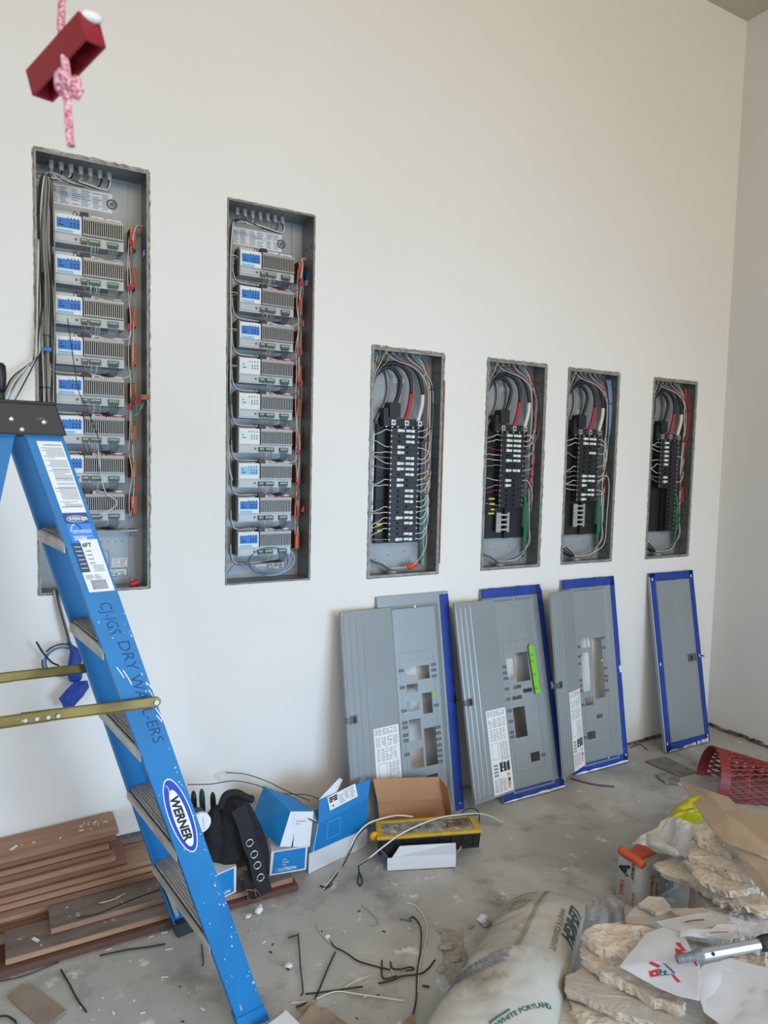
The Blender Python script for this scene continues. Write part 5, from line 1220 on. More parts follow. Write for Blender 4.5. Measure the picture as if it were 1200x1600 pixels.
for i in range(nu): m.add([top[i], top[i + 1], bot[i + 1], bot[i], top[nv * n1 + i], top[nv * n1 + i + 1], bot[nv * n1 + i + 1], bot[nv * n1 + i]], [(0, 1, 2, 3), (4, 5, 6, 7)])
for j in range(nv): m.add([top[j * n1], top[j * n1 + n1], bot[j * n1 + n1], bot[j * n1], top[j * n1 + nu], top[j * n1 + n1 + nu], bot[j * n1 + n1 + nu], bot[j * n1 + nu]], [(0, 1, 2, 3), (4, 5, 6, 7)])
sack = obj('sack_body', m, M_sack, t, True, world=True)
def on_sack(u, v, up=.0012):
    i = min(max(u, 0), 1) * nu; j = min(max(v, 0), 1) * nv; i0, j0 = min(int(i), nu - 1), min(int(j), nv - 1); fu, fv = i - i0, j - j0
    p = top[j0 * n1 + i0].lerp(top[j0 * n1 + i0 + 1], fu).lerp(top[(j0 + 1) * n1 + i0].lerp(top[(j0 + 1) * n1 + i0 + 1], fu), fv)
    q = top[j0 * n1 + i0 + 1] - top[j0 * n1 + i0]; r = top[(j0 + 1) * n1 + i0] - top[j0 * n1 + i0]; nn = q.cross(r).normalized()
    return p + nn * up
def sack_print(s, size, u, v, du, dv, eu, ev, m, k=0, bold=.02):
    """writing pressed onto the sack: du,dv reading direction and eu,ev letter-up in sack coordinates"""
    tm = textmb(s, size, (0, 0, 0), (1, 0, 0), (0, 1, 0), 0, None, 0, 1, bold); bmm = bmesh.new()
    vs_ = [bmm.verts.new(p) for p in tm.v]
    for f in tm.f:
        try: bmm.faces.new([vs_[i] for i in f])
        except ValueError: pass
    bmesh.ops.triangulate(bmm, faces=bmm.faces); bmesh.ops.subdivide_edges(bmm, edges=[e for e in bmm.edges if e.calc_length() > size * .25], cuts=2, use_grid_fill=False)
    bmesh.ops.triangulate(bmm, faces=bmm.faces)
    bmm.verts.index_update()
    m.add([on_sack(u + p.co.x * du + p.co.y * eu, v + p.co.x * dv + p.co.y * ev, .0022) for p in bmm.verts], [tuple(w.index for w in f.verts) for f in bmm.faces], k); bmm.free()
LW = (E1 - E0).length; LL = (E3 - E0).length
def find_uv(px, py):
    best = None; d = ray(px, py).normalized()
    for j in range(0, 81):
        for i in range(2, 79):
            q = on_sack(i / 80, j / 80, 0) - CAM; e = (q - d * q.dot(d)).length
            if best is None or e < best[0]: best = (e, i / 80, j / 80)
    return best[1:]
def along(s, size, A_, B_, m, k=0, bold=.02):
    (ua, va), (ub, vb) = find_uv(*A_), find_uv(*B_); d = V(((ub - ua) * LW, (vb - va) * LL, 0)).normalized()
    sack_print(s, size, ua, va, d.x / LW, d.y / LL, -d.y / LW, d.x / LL, m, k, bold)
m = MB()
along('LEHIGH', .058, (893, 1414), (872, 1478), m, 0, .035)
along('WHITE CEMENT', .030, (877, 1418), (862, 1470), m, 1, .02)
obj('printed_name', m, [mat('slate_blue_ink', (58, 84, 96), .8), mat('faded_print', (122, 124, 112), .8)], sack, world=True)
m = MB(); r9 = random.Random(4)
for q in range(7):
    v = .36 - q * .013; u0 = .10; 
    x = .08
    while x < .46:
        l = r9.uniform(.02, .06); pts = [on_sack(x + l * e_, v + (x + l * e_ - .1) * .22, .0018) for e_ in (0, .5, 1)]; m.tube(pts, .0012, 4, 0); x += l + .008
for q in range(6):
    v = .93 - q * .05; m.tube([on_sack(.1 + .03 * k, v - .012 * math.sin(k * .5), .0016) for k in range(11)], .0007, 4, 1)
m.tube([on_sack(.50, v, .002) for v in [.45 + .025 * k for k in range(22)]], .0014, 4, 1); m.tube([on_sack(.53, v, .002) for v in [.45 + .025 * k for k in range(22)]], .0012, 4, 1)
for q in range(5): m.tube([on_sack(.2 + .02 * k, .80 - .02 * q + .01 * math.sin(k * 2.1 + q), .002) for k in range(13 - q)], .0009, 4, 1)
obj('fine_print', m, [mat('fine_ink', (112, 116, 124), .8), mat('seam_shadow_ink', (130, 122, 104), .8)], sack, world=True)
m = MB(); along('WHITE PORTLAND', .020, (778, 1606), (808, 1586), m, 0, .02)
ua, va = find_uv(765, 1597); ub, vb = find_uv(797, 1575); m.tube([on_sack(ua + (ub - ua) * q / 8, va + (vb - va) * q / 8, .002) for q in range(9)], .0022, 5, 0)
obj('printed_band', m, mat('teal_ink', (40, 96, 92), .8), sack, world=True)

# ------------------------------------------------------------------ stone pile and rubbish
M_st = mat('travertine_dusty', (212, 197, 178), .95, rgb2=(186, 168, 148), scale=6, detail=9, contrast=(.35, .68), bump=.9, bscale=26)
specks(M_st, (226, 218, 202), 12, .56, .66, 2); specks(M_st, (132, 112, 90), 30, .62, .68, 5)
M_st2 = mat('travertine_flat', (190, 177, 162), .95, rgb2=(170, 157, 142), scale=4, detail=8, contrast=(.35, .7), bump=.4, bscale=20)
def q2(x, y): return (850 + x / 3.43, 1380 + y / 3.43)
def q6(x, y): return (1000 + x / 6.0, 1170 + y / 6.0)
def q7(x, y): return (940 + x / 6.667, 1270 + y / 6.667)
def stone(pts, th, label, seed, rough=.006, top=.003, m=M_st, conv=q2, group='flat stone pieces in the heap', name='stone_slab', jag=.001):
    out = [atZ(*conv(x, y), z) for x, y, z in pts]
    return single(name, slab(out, th, rough, top, .007, seed, 9, 26, 0, jag), m, label, 'stone', group, False)
ST = 'beige stone slab, %s'
stone([(5, 680, .055), (60, 640, .055), (150, 600, .06), (260, 640, .06), (420, 800, .06), (120, 820, .055)], .05, ST % 'lowest left corner of the front heap', 1, .003, .001, M_st2)
stone([(140, 600, .07), (220, 610, .08), (330, 650, .085), (480, 730, .09), (620, 800, .09), (300, 860, .07), (200, 760, .07)], .032, ST % 'crumbly edged, second layer from the floor in the front heap', 2, .008)
stone([(110, 560, .115), (125, 490, .115), (230, 440, .12), (420, 470, .13), (700, 580, .13), (930, 700, .13), (1000, 830, .12), (640, 770, .115), (380, 680, .115), (230, 610, .115)], .03, ST % 'broad flat one in the middle of the front heap', 3, .004, .0012, M_st2)
stone([(210, 390, .155), (215, 300, .155), (300, 320, .16), (460, 390, .165), (620, 480, .165), (750, 630, .16), (740, 655, .158), (600, 620, .157), (440, 530, .156), (300, 460, .155)], .034, ST % 'long with a rough broken edge, above the broad flat one', 4, .007)
stone([(220, 265, .20), (250, 225, .205), (330, 212, .21), (420, 215, .21), (560, 230, .215), (650, 250, .215), (700, 400, .20), (480, 385, .195), (400, 345, .195), (300, 335, .195)], .042, ST % 'bumpy, topmost at the left end of the front heap', 5, .009, .007)
stone([(430, 180, .20), (500, 120, .21), (640, 130, .21), (900, 140, .22), (1050, 200, .22), (1000, 300, .2), (620, 230, .2), (440, 210, .2)], .03, ST % 'smooth, behind the bumpy one and under the papers', 6, .004, .001, M_st2)
for k, (a, b, z) in enumerate((((690, 150), (850, 130), .235), ((720, 165), (900, 150), .24))): stone([(a[0], a[1], z), (b[0], b[1], z + .01), (b[0] + 40, b[1] + 20, z + .01), (a[0] + 20, a[1] + 25, z)], .012, 'narrow stone strip lying just behind the folded papers', 16 + k, .002, .001, M_st2, group='narrow stone strips')
stone([(510, 110, .23), (560, 70, .235), (640, 75, .235), (690, 140, .235), (600, 155, .23)], .014, 'small flat stone flake in front of the printed mortar bag', 19, .003, .001, M_st2)
stone([(1010, 400, .2), (1100, 380, .21), (1250, 400, .22), (1300, 560, .22), (1120, 480, .2)], .05, 'rough stone piece under the metal pole at the right edge', 20, .01, .006)
stone([(900, 560, .16), (1260, 520, .17), (1300, 800, .14), (950, 830, .13)], .06, 'stone slab hidden mostly under the white paper at front right', 21, .004, .002, M_st2)
# rear heap of slabs leaning up to the right
stone([(135, 1085, .20), (250, 1035, .21), (400, 1008, .225), (600, 1060, .25), (860, 1150, .27), (1100, 1200, .29), (1400, 1280, .30), (1420, 1560, .24), (1000, 1500, .225), (700, 1400, .21), (560, 1310, .205), (430, 1235, .2), (230, 1170, .195)], .03, ST % 'large pitted one of the rear heap, pointing left over the mortar bag', 7, .008, .003, conv=q6)
stone([(440, 1045, .262), (520, 1050, .27), (700, 1105, .28), (1030, 1215, .30), (1090, 1290, .30), (830, 1335, .27), (740, 1290, .265), (620, 1240, .262), (520, 1170, .26)], .026, ST % 'with a jagged front, resting on the large pitted one', 8, .009, .004, conv=q6)
stone([(450, 1000, .29), (460, 880, .295), (500, 820, .30), (640, 900, .31), (860, 1000, .33), (1000, 1120, .33), (1040, 1210, .325), (840, 1165, .31), (680, 1095, .30), (540, 1030, .29)], .028, ST % 'speckled top, third up in the rear heap', 9, .006, .002, conv=q6)
stone([(505, 790, .33), (500, 715, .335), (580, 700, .34), (720, 800, .35), (770, 870, .35), (860, 1000, .35), (700, 930, .335), (620, 890, .33), (540, 830, .33)], .03, ST % 'topmost under the edge of the cardboard sheet', 10, .007, .004, conv=q6)
stone([(480, 1240, .16), (620, 1340, .16), (700, 1440, .16), (880, 1500, .17), (1480, 1520, .18), (1450, 1800, .14), (700, 1600, .15)], .155, 'shadowed stone block underneath the rear heap', 11, .006, .004, M_st2, conv=q6, group=None)
stone([(1100, 900, .33), (1400, 900, .33), (1480, 1250, .31), (1120, 1200, .31)], .14, 'thick stone block under the cardboard sheets at the right edge', 14, .008, .004, conv=q6, group=None)
stone([(1080, 760, .17), (1420, 800, .17), (1480, 1250, .16), (1120, 1200, .16)], .155, 'lower stone block carrying the cardboard at the right edge', 15, .008, .004, conv=q6, group=None)
# printed mortar bag standing behind
M_gr = mat('grey_sack_paper', (158, 154, 148), .75, rgb2=(140, 136, 130), scale=8, bump=.3, bscale=30); M_grl = mat('pale_sack_end', (178, 174, 168), .75, rgb2=(164, 160, 152), scale=9, bump=.3, bscale=30)
t = thing('mortar_bag', 'upright grey printed mortar bag with orange top, left of the rear stone heap', 'sack', (2.03, -1.04, 0))
f0, f1 = atZ(962, 1400, .0), atZ(998, 1424, .0); hgt = atY(964, 1336, f0.y).z
u = V((0, 0, hgt)); dr = atZ(1085, 1372, 0) - atZ(998, 1424, 0); dr = dr.normalized() * .30
u0 = V((.004, 0, hgt)); m = MB(); b_ = [f0, f1, f1 + dr, f0 + dr]; 
def grid_face(m, a, b, c, d, k, nx=10, ny=10, wr=.003):
    vv = []; nn = (b - a).cross(d - a).normalized()
    for j in range(ny + 1):
        for i in range(nx + 1):
            u_, v_ = i / nx, j / ny; p = a.lerp(b, u_).lerp(d.lerp(c, u_), v_); e_ = min(u_, 1 - u_, v_, 1 - v_) * 4
            vv.append(p + nn * wr * min(1, e_) * (1.5 + 2 * noise.noise(p * 25)))
    m.add(vv, [(j * (nx + 1) + i, j * (nx + 1) + i + 1, (j + 1) * (nx + 1) + i + 1, (j + 1) * (nx + 1) + i) for j in range(ny) for i in range(nx)], k)
tp = [p + u0 for p in b_]; tp[2] = tp[2] + V((0, 0, .01)); tp[3] = tp[3] + V((0, 0, .01))
for k_, (i, j) in enumerate(((0, 1), (1, 2), (2, 3), (3, 0))): grid_face(m, b_[i], b_[j], tp[j], tp[i], 1 if k_ == 0 else 0)
m.add(tp, [(0, 1, 2, 3)], 0)
bag = obj('bag_body', m, [M_gr, M_grl], t, True, world=True)
m = MB(); o, dx, dy = frame4(f0, f1, f0 + u0); n_ = dx.cross(dy).normalized(); w_ = (f1 - f0).length; pz = n_ * .006
textmb('AMERIMIX', .0175, o + dx * .078 + dy * .085 + pz, dy, -dx, .0006, m, 0, 1, .02)
textmb('A', .062, o + dx * .056 + dy * .10 + pz, dy, -dx, .0006, m, 0, 1.1, .04)
textmb('TYPE S', .020, o + dx * .036 + dy * .022 + pz, dy, -dx, .0006, m, 1, 1, .03); textmb('MORTAR', .012, o + dx * .085 + dy * .01 + pz, dy, -dx, .0006, m, 1, 1, .02)
o2, dx2, dy2 = frame4(f1, f1 + dr, f1 + u0); n2 = dx2.cross(dy2).normalized() * .006
textmb('TYPE S', .024, o2 + dx2 * .075 + dy2 * .04 + n2, dy2, -dx2, .0006, m, 1, 1, .03); textmb('MORTAR', .012, o2 + dx2 * .10 + dy2 * .03 + n2, dy2, -dx2, .0006, m, 0, 1, .02)
for q in range(6): lines(m, o2 + dx2 * (.115 + q * .018) + dy2 * .02 + n2, dy2, -dx2, .10, .010, 2, 0, rnd, .5, .0006, 3)
obj('bag_print', m, [M_inkd, M_inkr], bag, world=True)
M_orp = mat('orange_bag_print', (214, 92, 48), .6, rgb2=(196, 78, 40), scale=14, bump=.3)
m = MB(); P_ = [tp[0] + V((.0, 0, .004)), tp[0].lerp(tp[1], .5) + V((0, -.01, .012)), tp[1] + V((0, 0, .004))]
roll0 = tp[0].lerp(tp[1], .06) + V((-.002, -.004, .012)); roll1 = tp[1] + dx * .0 + V((.0, -.004, .002))
m.tube(spl([roll0 + V((0.004, 0.004, .010)), roll0.lerp(roll1, .5) + V((.004, 0, .012)), roll1 + V((.002, 0, .012))], 6), .015, 12); obj('rolled_top', m, [M_orp], t, True, world=True)
m = MB(); m.add([tp[0].lerp(tp[1], .2) + dr * .12 + V((0, 0, .012)), tp[1].lerp(tp[0], .35) + V((.01, 0, .010)), tp[1].lerp(tp[0], .2) + dr * .75 + V((0, 0, .016)), tp[0] + dr * .7 + V((0, 0, .018))], [(0, 1, 2, 3)]); m.prism(m.v[:4], V((0, 0, -.008))); obj('orange_panel', m, M_orp, t, world=True)
# torn grey paper at its foot
single('torn_paper', sheet([atZ(*q2(245, 215), .03), atZ(*q2(430, 200), .05), atZ(*q2(440, 110), .10), atZ(*q2(255, 115), .05)], 14, 10, .018, 12, .002, 5), M_gr, 'torn grey sack paper lying crumpled at the foot of the mortar bag', 'paper', None, False)
# yellow bag, white plastic
M_yb = mat('yellow_plastic', (196, 186, 22), .35, rgb2=(172, 162, 14), scale=12, bump=.4); M_pl = mat('white_plastic_sheet', (204, 200, 194), .4, rgb2=(186, 180, 172), scale=14, bump=.5, bscale=30)
yv = atZ(*q6(400, 760), .1).y
single('plastic_bag', puff([atY(*q6(x, y), yv) for x, y in ((80, 800), (200, 690), (280, 590), (370, 510), (450, 492), (530, 520), (560, 600), (575, 700), (400, 860), (200, 900))], .12, (0, -.6, .8), .016, 4, nf=16, K=7), M_yb, 'bright yellow plastic bag bulging behind the white plastic sheeting', 'bag', None, True)
def foldf(u, w): return .022 * math.sin(u * 9 + w * 3) * (1 - w) * .6 + .02 * math.sin(w * 7 + u * 4) * .5
single('plastic_sheeting', sheet([atZ(*q7(330, 350), .20), atZ(*q7(880, 470), .24), atZ(*q7(1000, 120), .34), atZ(*q7(700, 60), .30)], 30, 22, .012, 14, .0015, 3, foldf), M_pl, 'crumpled white plastic sheeting draped between the yellow bag and the stones', 'plastic sheet', None, True)
single('plastic_sheeting', puff([atZ(*q7(x, y), z) for x, y, z in ((450, 215, .25), (480, 215, .25), (560, 290, .25), (690, 350, .25), (820, 440, .26), (760, 455, .25), (600, 385, .24), (490, 330, .24), (445, 260, .24))], .03, (-.2, -.6, .6), .004, 6), M_pl, 'rolled white plastic edge in front of the sheeting above the orange bag top', 'plastic sheet', None, True)
# cardboard sheets
M_card = mat('cardboard', (196, 172, 146), .85, rgb2=(184, 160, 134), scale=3, bump=.12, bscale=30)
out = [(370, 285, .18), (590, 375, .25), (830, 450, .28), (905, 535, .30), (1100, 620, .33), (1480, 640, .40), (1500, 1100, .40), (1180, 1010, .42), (840, 890, .40), (770, 860, .385), (600, 650, .31), (520, 520, .26)]
single('cardboard_sheet', slab([atZ(*q6(x, y), z) for x, y, z in out], .005, .001, .0025, .03, 12, 6, 5), M_card, 'large upper tan cardboard sheet, its pointed corner sticking out left below the red basket', 'cardboard', 'cardboard sheets', True)
out = [(845, 900, .385), (1180, 1030, .41), (1300, 1090, .42), (1300, 1500, .34), (1190, 1385, .33), (1050, 1235, .335), (960, 1080, .35), (900, 980, .37)]
single('cardboard_sheet', slab([atZ(*q6(x, y), z) for x, y, z in out], .005, .001, .0025, .03, 13, 5, 5), M_card, 'lower tan cardboard sheet beneath the other one at the right edge', 'cardboard', 'cardboard sheets', True)
# red basket
M_rb = mat('red_basket_plastic', (136, 40, 40), .5, rgb2=(112, 30, 34), scale=12)
t = thing('laundry_basket', 'red lattice plastic basket lying on its side on the cardboard', 'basket', (2.95, -.75, .1))
ctr = atY(*q6(640, 245), -.62); ax_ = (atY(*q6(1240, 400), -.80) - ctr); Lb = .42; ax_ = ax_.normalized(); Rb = .155
ctr = atY(*q6(700, 262), -.62) + V((.03, .05, -.035)); e1 = ax_.orthogonal().normalized(); e2 = ax_.cross(e1)
def bp_(a, s_): r = Rb * (1 - .12 * s_); return ctr + ax_ * (s_ * Lb) + (e1 * math.cos(a) + e2 * math.sin(a)) * r
for s0_, s1_, ex in ((-.015, .10, .006), (.3, .325, .002), (.60, .67, .004), (.82, .84, .002), (1.0, 1.05, .002)):
    n = 40; m = MB()
    for i in range(n):
        a0, a1 = 2 * math.pi * i / n, 2 * math.pi * (i + 1) / n; o_ = ctr + ax_ * 0
        def ex_(p, a): return p + (e1 * math.cos(a) + e2 * math.sin(a)) * ex
        q = [bp_(a0, s0_), bp_(a1, s0_), bp_(a1, s1_), bp_(a0, s1_)]; r_ = [ex_(q[0], a0), ex_(q[1], a1), ex_(q[2], a1), ex_(q[3], a0)]; m.hexa(q + r_)
    obj('rim' if s0_ < 0 else 'hoop', m, M_rb, t, world=True)
nst = 34
for dirn in (1, -1):
    for k in range(nst):
        a0 = 2 * math.pi * k / nst; pts = [bp_(a0 + dirn * s_ * .95, s_) for s_ in [.08 + .092 * i for i in range(11)]]
        obj('lattice_rib', MB().tube(pts, .0052, 5), M_rb, t, world=True)
n = 30; m = MB(); m.add([bp_(2 * math.pi * i / n, 1.04) for i in range(n)], [tuple(range(n))]); m.prism(m.v[:n], ax_ * .003); obj('base', m, M_rb, t, world=True)

# papers with printed domino badge
M_np = mat('waxed_paper', (208, 206, 206), .55, rgb2=(198, 196, 196), scale=6, bump=.15, bscale=12)
pap = [(405, 445, .225), (520, 300, .235), (545, 270, .24), (640, 235, .25), (740, 270, .255), (830, 440, .25), (830, 625, .22), (700, 600, .215), (560, 535, .215)]
single('paper_wrapper', slab([atZ(*q2(x, y), z) for x, y, z in pap], .0012, .0015, .0012, .015, 31, 8, 9), M_np, 'white paper wrapper with a red and blue domino badge, on the front stones', 'paper', 'food papers on the front stones', True)
from mathutils.bvhtree import BVHTree
wr_ = [o for o in COL.objects if o.name.startswith('paper_wrapper')][0]
BV = BVHTree.FromPolygons([tuple(v.co + wr_.location) for v in wr_.data.vertices], [tuple(p.vertices) for p in wr_.data.polygons])
def pp(x, y, dz=.006): return atZ(*q2(x, y), .232 + dz)
def onw(x, y, lift):
    d = ray(*q2(x, y)).normalized(); h = BV.ray_cast(CAM, d)
    if h[0] is None: return pp(x, y, .01)
    n_ = h[1] if h[1].z > 0 else -h[1]
    return h[0] + n_ * lift
def patch(c4, k, lift=.0012, n=6):
    vv = []
    for j in range(n + 1):
        for i in range(n + 1):
            u, w = i / n, j / n; a = [c4[0][q] * (1 - u) + c4[1][q] * u for q in (0, 1)]; b = [c4[3][q] * (1 - u) + c4[2][q] * u for q in (0, 1)]
            vv.append(onw(a[0] * (1 - w) + b[0] * w, a[1] * (1 - w) + b[1] * w, lift))
    m.add(vv, [(j * (n + 1) + i, j * (n + 1) + i + 1, (j + 1) * (n + 1) + i + 1, (j + 1) * (n + 1) + i) for j in range(n) for i in range(n)], k)
MBD = [mat('badge_red', (198, 40, 60), .6), mat('badge_teal', (20, 104, 150), .6), M_np]
m = MB()
patch([(562, 475), (607, 462), (620, 498), (572, 505)], 0); patch([(611, 460), (655, 470), (675, 494), (624, 497)], 1)
for x, y in ((592, 487), (636, 470), (660, 486), (634, 488)): patch([(x - 7, y - 4), (x + 5, y - 7), (x + 8, y + 3), (x - 4, y + 6)], 2, .0018, 2)
patch([(562, 432), (575, 420), (627, 444), (612, 456)], 0); patch([(640, 430), (650, 432), (706, 482), (696, 487)], 1); patch([(678, 485), (692, 488), (734, 530), (716, 534)], 0)
bd = obj('printed_badge', m, MBD, wr_, world=True)
m = MB(); patch([(703, 348), (742, 362), (748, 385), (710, 385)], 0); patch([(706, 325), (718, 316), (762, 362), (750, 368)], 0); patch([(722, 326), (730, 318), (743, 345), (735, 348)], 0); patch([(800, 420), (812, 415), (826, 440), (818, 448)], 0)
obj('printed_ribbon', m, MBD[:1], wr_, world=True)
out = [(820, 480, .24), (860, 440, .25), (1000, 400, .26), (1300, 480, .28), (1310, 780, .24), (950, 760, .20), (860, 690, .205), (812, 570, .22)]
single('paper_wrapper', slab([atZ(*q2(x, y), z) for x, y, z in out], .0012, .002, .006, .018, 32, 6, 10), M_np, 'plain large white paper filling the front right corner under the pole', 'paper', 'food papers on the front stones', True)
for k, (o4_, lb) in enumerate((([(600, 205, .245), (735, 290, .25), (1000, 200, .265), (890, 150, .26)], 'thin white paper lying flat behind the folded napkins'), ([(730, 290, .262), (1070, 295, .268), (1060, 230, .275), (735, 255, .268)], 'folded white napkin stack with a red line, above the wrapper'), ([(1050, 290, .27), (1200, 285, .275), (1190, 225, .275), (990, 180, .27)], 'white napkin behind the pole at the right edge'), ([(840, 275, .275), (1000, 300, .28), (1060, 225, .288), (930, 215, .285)], 'topmost folded napkin with upturned corner'))):
    single('napkin', sheet([atZ(*q2(x, y), z) for x, y, z in o4_], 14, 10, .004, 12, .003 if k else .001, 40 + k), M_np, lb, 'paper', None, True)
m = MB(); m.tube(spl([pp(756, 210, .03), pp(800, 200, .033), pp(860, 196, .035)], 4), .002, 4); m.tube(spl([pp(890, 268, .052), pp(930, 262, .056), pp(985, 262, .056)], 4), .0012, 4); single('printed_line', m, mat('wine_print', (140, 70, 84), .7), 'dark red printed lines on the folded napkins', 'label')
# pole
t = thing('threaded_pole', 'aluminium pole with threaded grey tip and black grip, lying over the papers at right', 'pole', atZ(*q2(900, 420), .30))
pa, pb = atZ(*q2(712, 408), .315), atZ(*q2(1165, 325), .345); d_ = (pb - pa).normalized(); Lp = (pb - pa).length
M_al = mat('brushed_aluminium', (190, 190, 194), .38, .7)
m = MB(); m.tube([pa + d_ * Lp * .27, pb], .0145, 8); m.disc(pa + d_ * Lp * .40 + V((-.006, -.011, .006)), (-.3, -.7, .5), .0045, 10, .003, 1); m.tube([pa + d_ * Lp * .4 + V((-.007 + .004 * math.cos(q), -.0125, .008 + .004 * math.sin(q))) for q in range(0, 7)], .0008, 4, 1)
obj('pole_shaft', m, [M_al, M_inkd], t, world=True)
m = MB(); pts = []; rr = []; s_ = 0
while s_ <= .22: pts.append(pa + d_ * Lp * s_); rr.append(.0105 if int(s_ / .011) % 2 else .0122); s_ += .011
m.tube(pts, 0, 12, 0, True, rr); m.tube([pa + d_ * Lp * .2, pa + d_ * Lp * .28, pa + d_ * Lp * .30], 0, 10, 0, True, [.012, .0165, .0165]); obj('threaded_tip', m, mat('grey_plastic_thread', (124, 126, 130), .5, .2), t, world=True)
m = MB(); m.tube([pb - d_ * .006, pb + d_ * .01, pb + d_ * .2], 0, 14, 0, True, [.017, .021, .021]); obj('grip', m, mat('black_foam_speckled', (34, 33, 33), .7, rgb2=(60, 58, 56), scale=60), t, True, world=True)

# ------------------------------------------------------------------ small things on the floor
def floor_wire(pts, r, m, label, group=None):
    return cable([atZ(x, y, z if False else r + .0008) for x, y, z in [(p[0], p[1], 0) for p in pts]], r, m, label, group, 'wire', 5, 6, 'wire_offcut')
f4 = lambda L_: [(400 + x / 3.75, 1380 + y / 3.75) for x, y in L_]
floor_wire(f4([(190, 320), (245, 303), (248, 310), (262, 500), (275, 630), (262, 658)]), .0022, M_bw, 'black wire bent into a tall hook shape, nearest the ladder foot')
floor_wire(f4([(358, 242), (380, 290), (440, 350), (520, 405)]), .0018, M_ww, 'white wire offcut curving above the straight black one')
floor_wire(f4([(435, 338), (460, 370), (505, 395), (540, 415), (600, 455), (680, 480), (790, 508)]), .0024, M_bw, 'long black wire offcut curving towards the centre of the floor')
floor_wire(f4([(530, 408), (600, 448), (680, 474), (800, 512)]), .0018, M_ww, 'white wire offcut running along the long curved black one')
floor_wire(f4([(465, 403), (420, 500), (345, 685)]), .0026, M_bw, 'straight black wire stick pointing down to the torn brown paper')
floor_wire(f4([(235, 727), (300, 700), (345, 680)]), .0026, M_bw, 'short black stick lying beside the torn brown paper')
floor_wire(f4([(290, 650), (420, 635), (625, 606)]), .0026, M_bw, 'straight black wire stick lying almost level')
floor_wire(f4([(200, 703), (320, 688), (465, 635), (600, 650), (868, 688)]), .0022, M_ww, 'long cream wire bowed across the floor above the torn paper')
floor_wire(f4([(520, 610), (580, 575), (672, 538)]), .0020, M_ww, 'short cream wire rising to the right')
floor_wire(f4([(630, 668), (685, 645)]), .0018, M_ww, 'tiny cream wire crossing the long bowed one')
floor_wire(f4([(738, 453), (738, 540), (765, 560), (825, 542)]), .0026, M_bw, 'black wire offcut bent like a J')
floor_wire(f4([(787, 460), (800, 498), (850, 503), (905, 490), (925, 503), (880, 513)]), .0026, M_bw, 'black wire offcut with a small end loop')
floor_wire(f4([(718, 588), (790, 572), (860, 545), (960, 532), (1010, 500), (1048, 450)]), .0028, M_bw, 'thick black wire offcut curving up to the right, left of the sack')
floor_wire(f4([(900, 208), (925, 200), (965, 260), (965, 380), (945, 520), (938, 680), (915, 790)]), .0026, M_bw, 'long black wire running down beside the cream one')
floor_wire(f4([(880, 115), (930, 130), (985, 200), (1003, 270), (985, 380), (958, 480), (948, 640)]), .0020, M_ww, 'long cream wire arching down the middle of the floor')
floor_wire(f4([(843, 210), (880, 215), (915, 222)]), .0028, mat('olive_wire', (92, 92, 76), .6), 'short olive stick at the top of the long wires')
floor_wire(f4([(620, 130), (680, 180), (718, 238), (660, 248)]), .0014, M_gw, 'thin grey wire offcut bent double, below the kraft box')
floor_wire(f4([(975, 600), (1015, 608)]), .003, M_bw, 'tiny black stub left of the sack')
floor_wire([(156, 1493), (200, 1484), (230, 1480), (258, 1475)], .0028, M_bw, 'black wire offcut in front of the hardwood boards')
floor_wire([(95, 1515), (108, 1537), (120, 1560), (135, 1581)], .0028, M_bw, 'straight black stick slanting down in front of the boards')
floor_wire([(0, 1588), (12, 1588), (24, 1596), (25, 1603)], .0028, M_bw, 'black wire bit at the lower left corner')
floor_wire([(0, 1533), (40, 1524), (92, 1503)], .0018, M_bw, 'thin black wire along the foot of the boards')
floor_wire([(315, 1475), (318, 1505)], .002, M_bw, 'short black wire behind the near ladder rail')
floor_wire([(500, 1384), (512, 1387), (520, 1380)], .0026, M_bw, 'black wire stub below the largest carton')
floor_wire([(892, 1216), (905, 1220), (930, 1226), (960, 1229)], .0035, mat('purple_wire', (72, 60, 92), .5), 'dark purple cable bit on the floor below the third cover')
floor_wire([(985, 1168), (1000, 1163), (1012, 1172)], .0024, M_bw, 'black wire curl at the wall beside the closed cover')
# chips
def chip(px, py, s_, label, m=M_tapew, group=None, h=.5, seed=1):
    p = atZ(px, py, 0); mb = MB(); mb.ball((p.x, p.y, s_ * h), s_, 0, 8, 5, (1, .8, h), .5, 2); return single('plaster_chunk', mb, m, label, 'debris', group)
chip(405, 1427, .016, 'white plaster chunk near the end of the boards', h=.8); chip(388, 1432, .014, 'flat grey-white plaster smear chunk beside the white one', M_rim if False else M_paper, h=.2)
chip(451, 1511, .012, 'small white plaster chip right of the ladder rail', h=.5); chip(512, 1465, .009, 'white chip beside the curved black wire'); chip(755, 1440, .022, 'crumbly white lump behind the cement sack', h=.5)
rnd = random.Random(99)
for k in range(70):
    px, py = rnd.uniform(0, 960), rnd.uniform(1420, 1598)
    if px > 640 and py > 1420: continue
    if px < 270 and py < 1500: continue
    p = atZ(px, py, 0); s_ = rnd.uniform(.0015, .005); mb = MB(); mb.box((-s_ * rnd.uniform(.8, 2.5), -s_ * .5, 0), (s_, s_ * .5, .0015)); mb.xf(Matrix.Translation((p.x, p.y, .0002)) @ Matrix.Rotation(rnd.uniform(0, 3), 4, 'Z'))
    single('plaster_chip', mb, rnd.choice([M_tapew, M_ww, M_blk, M_tapew]), 'tiny chip scattered on the open concrete floor', 'debris', 'chips scattered on the concrete')
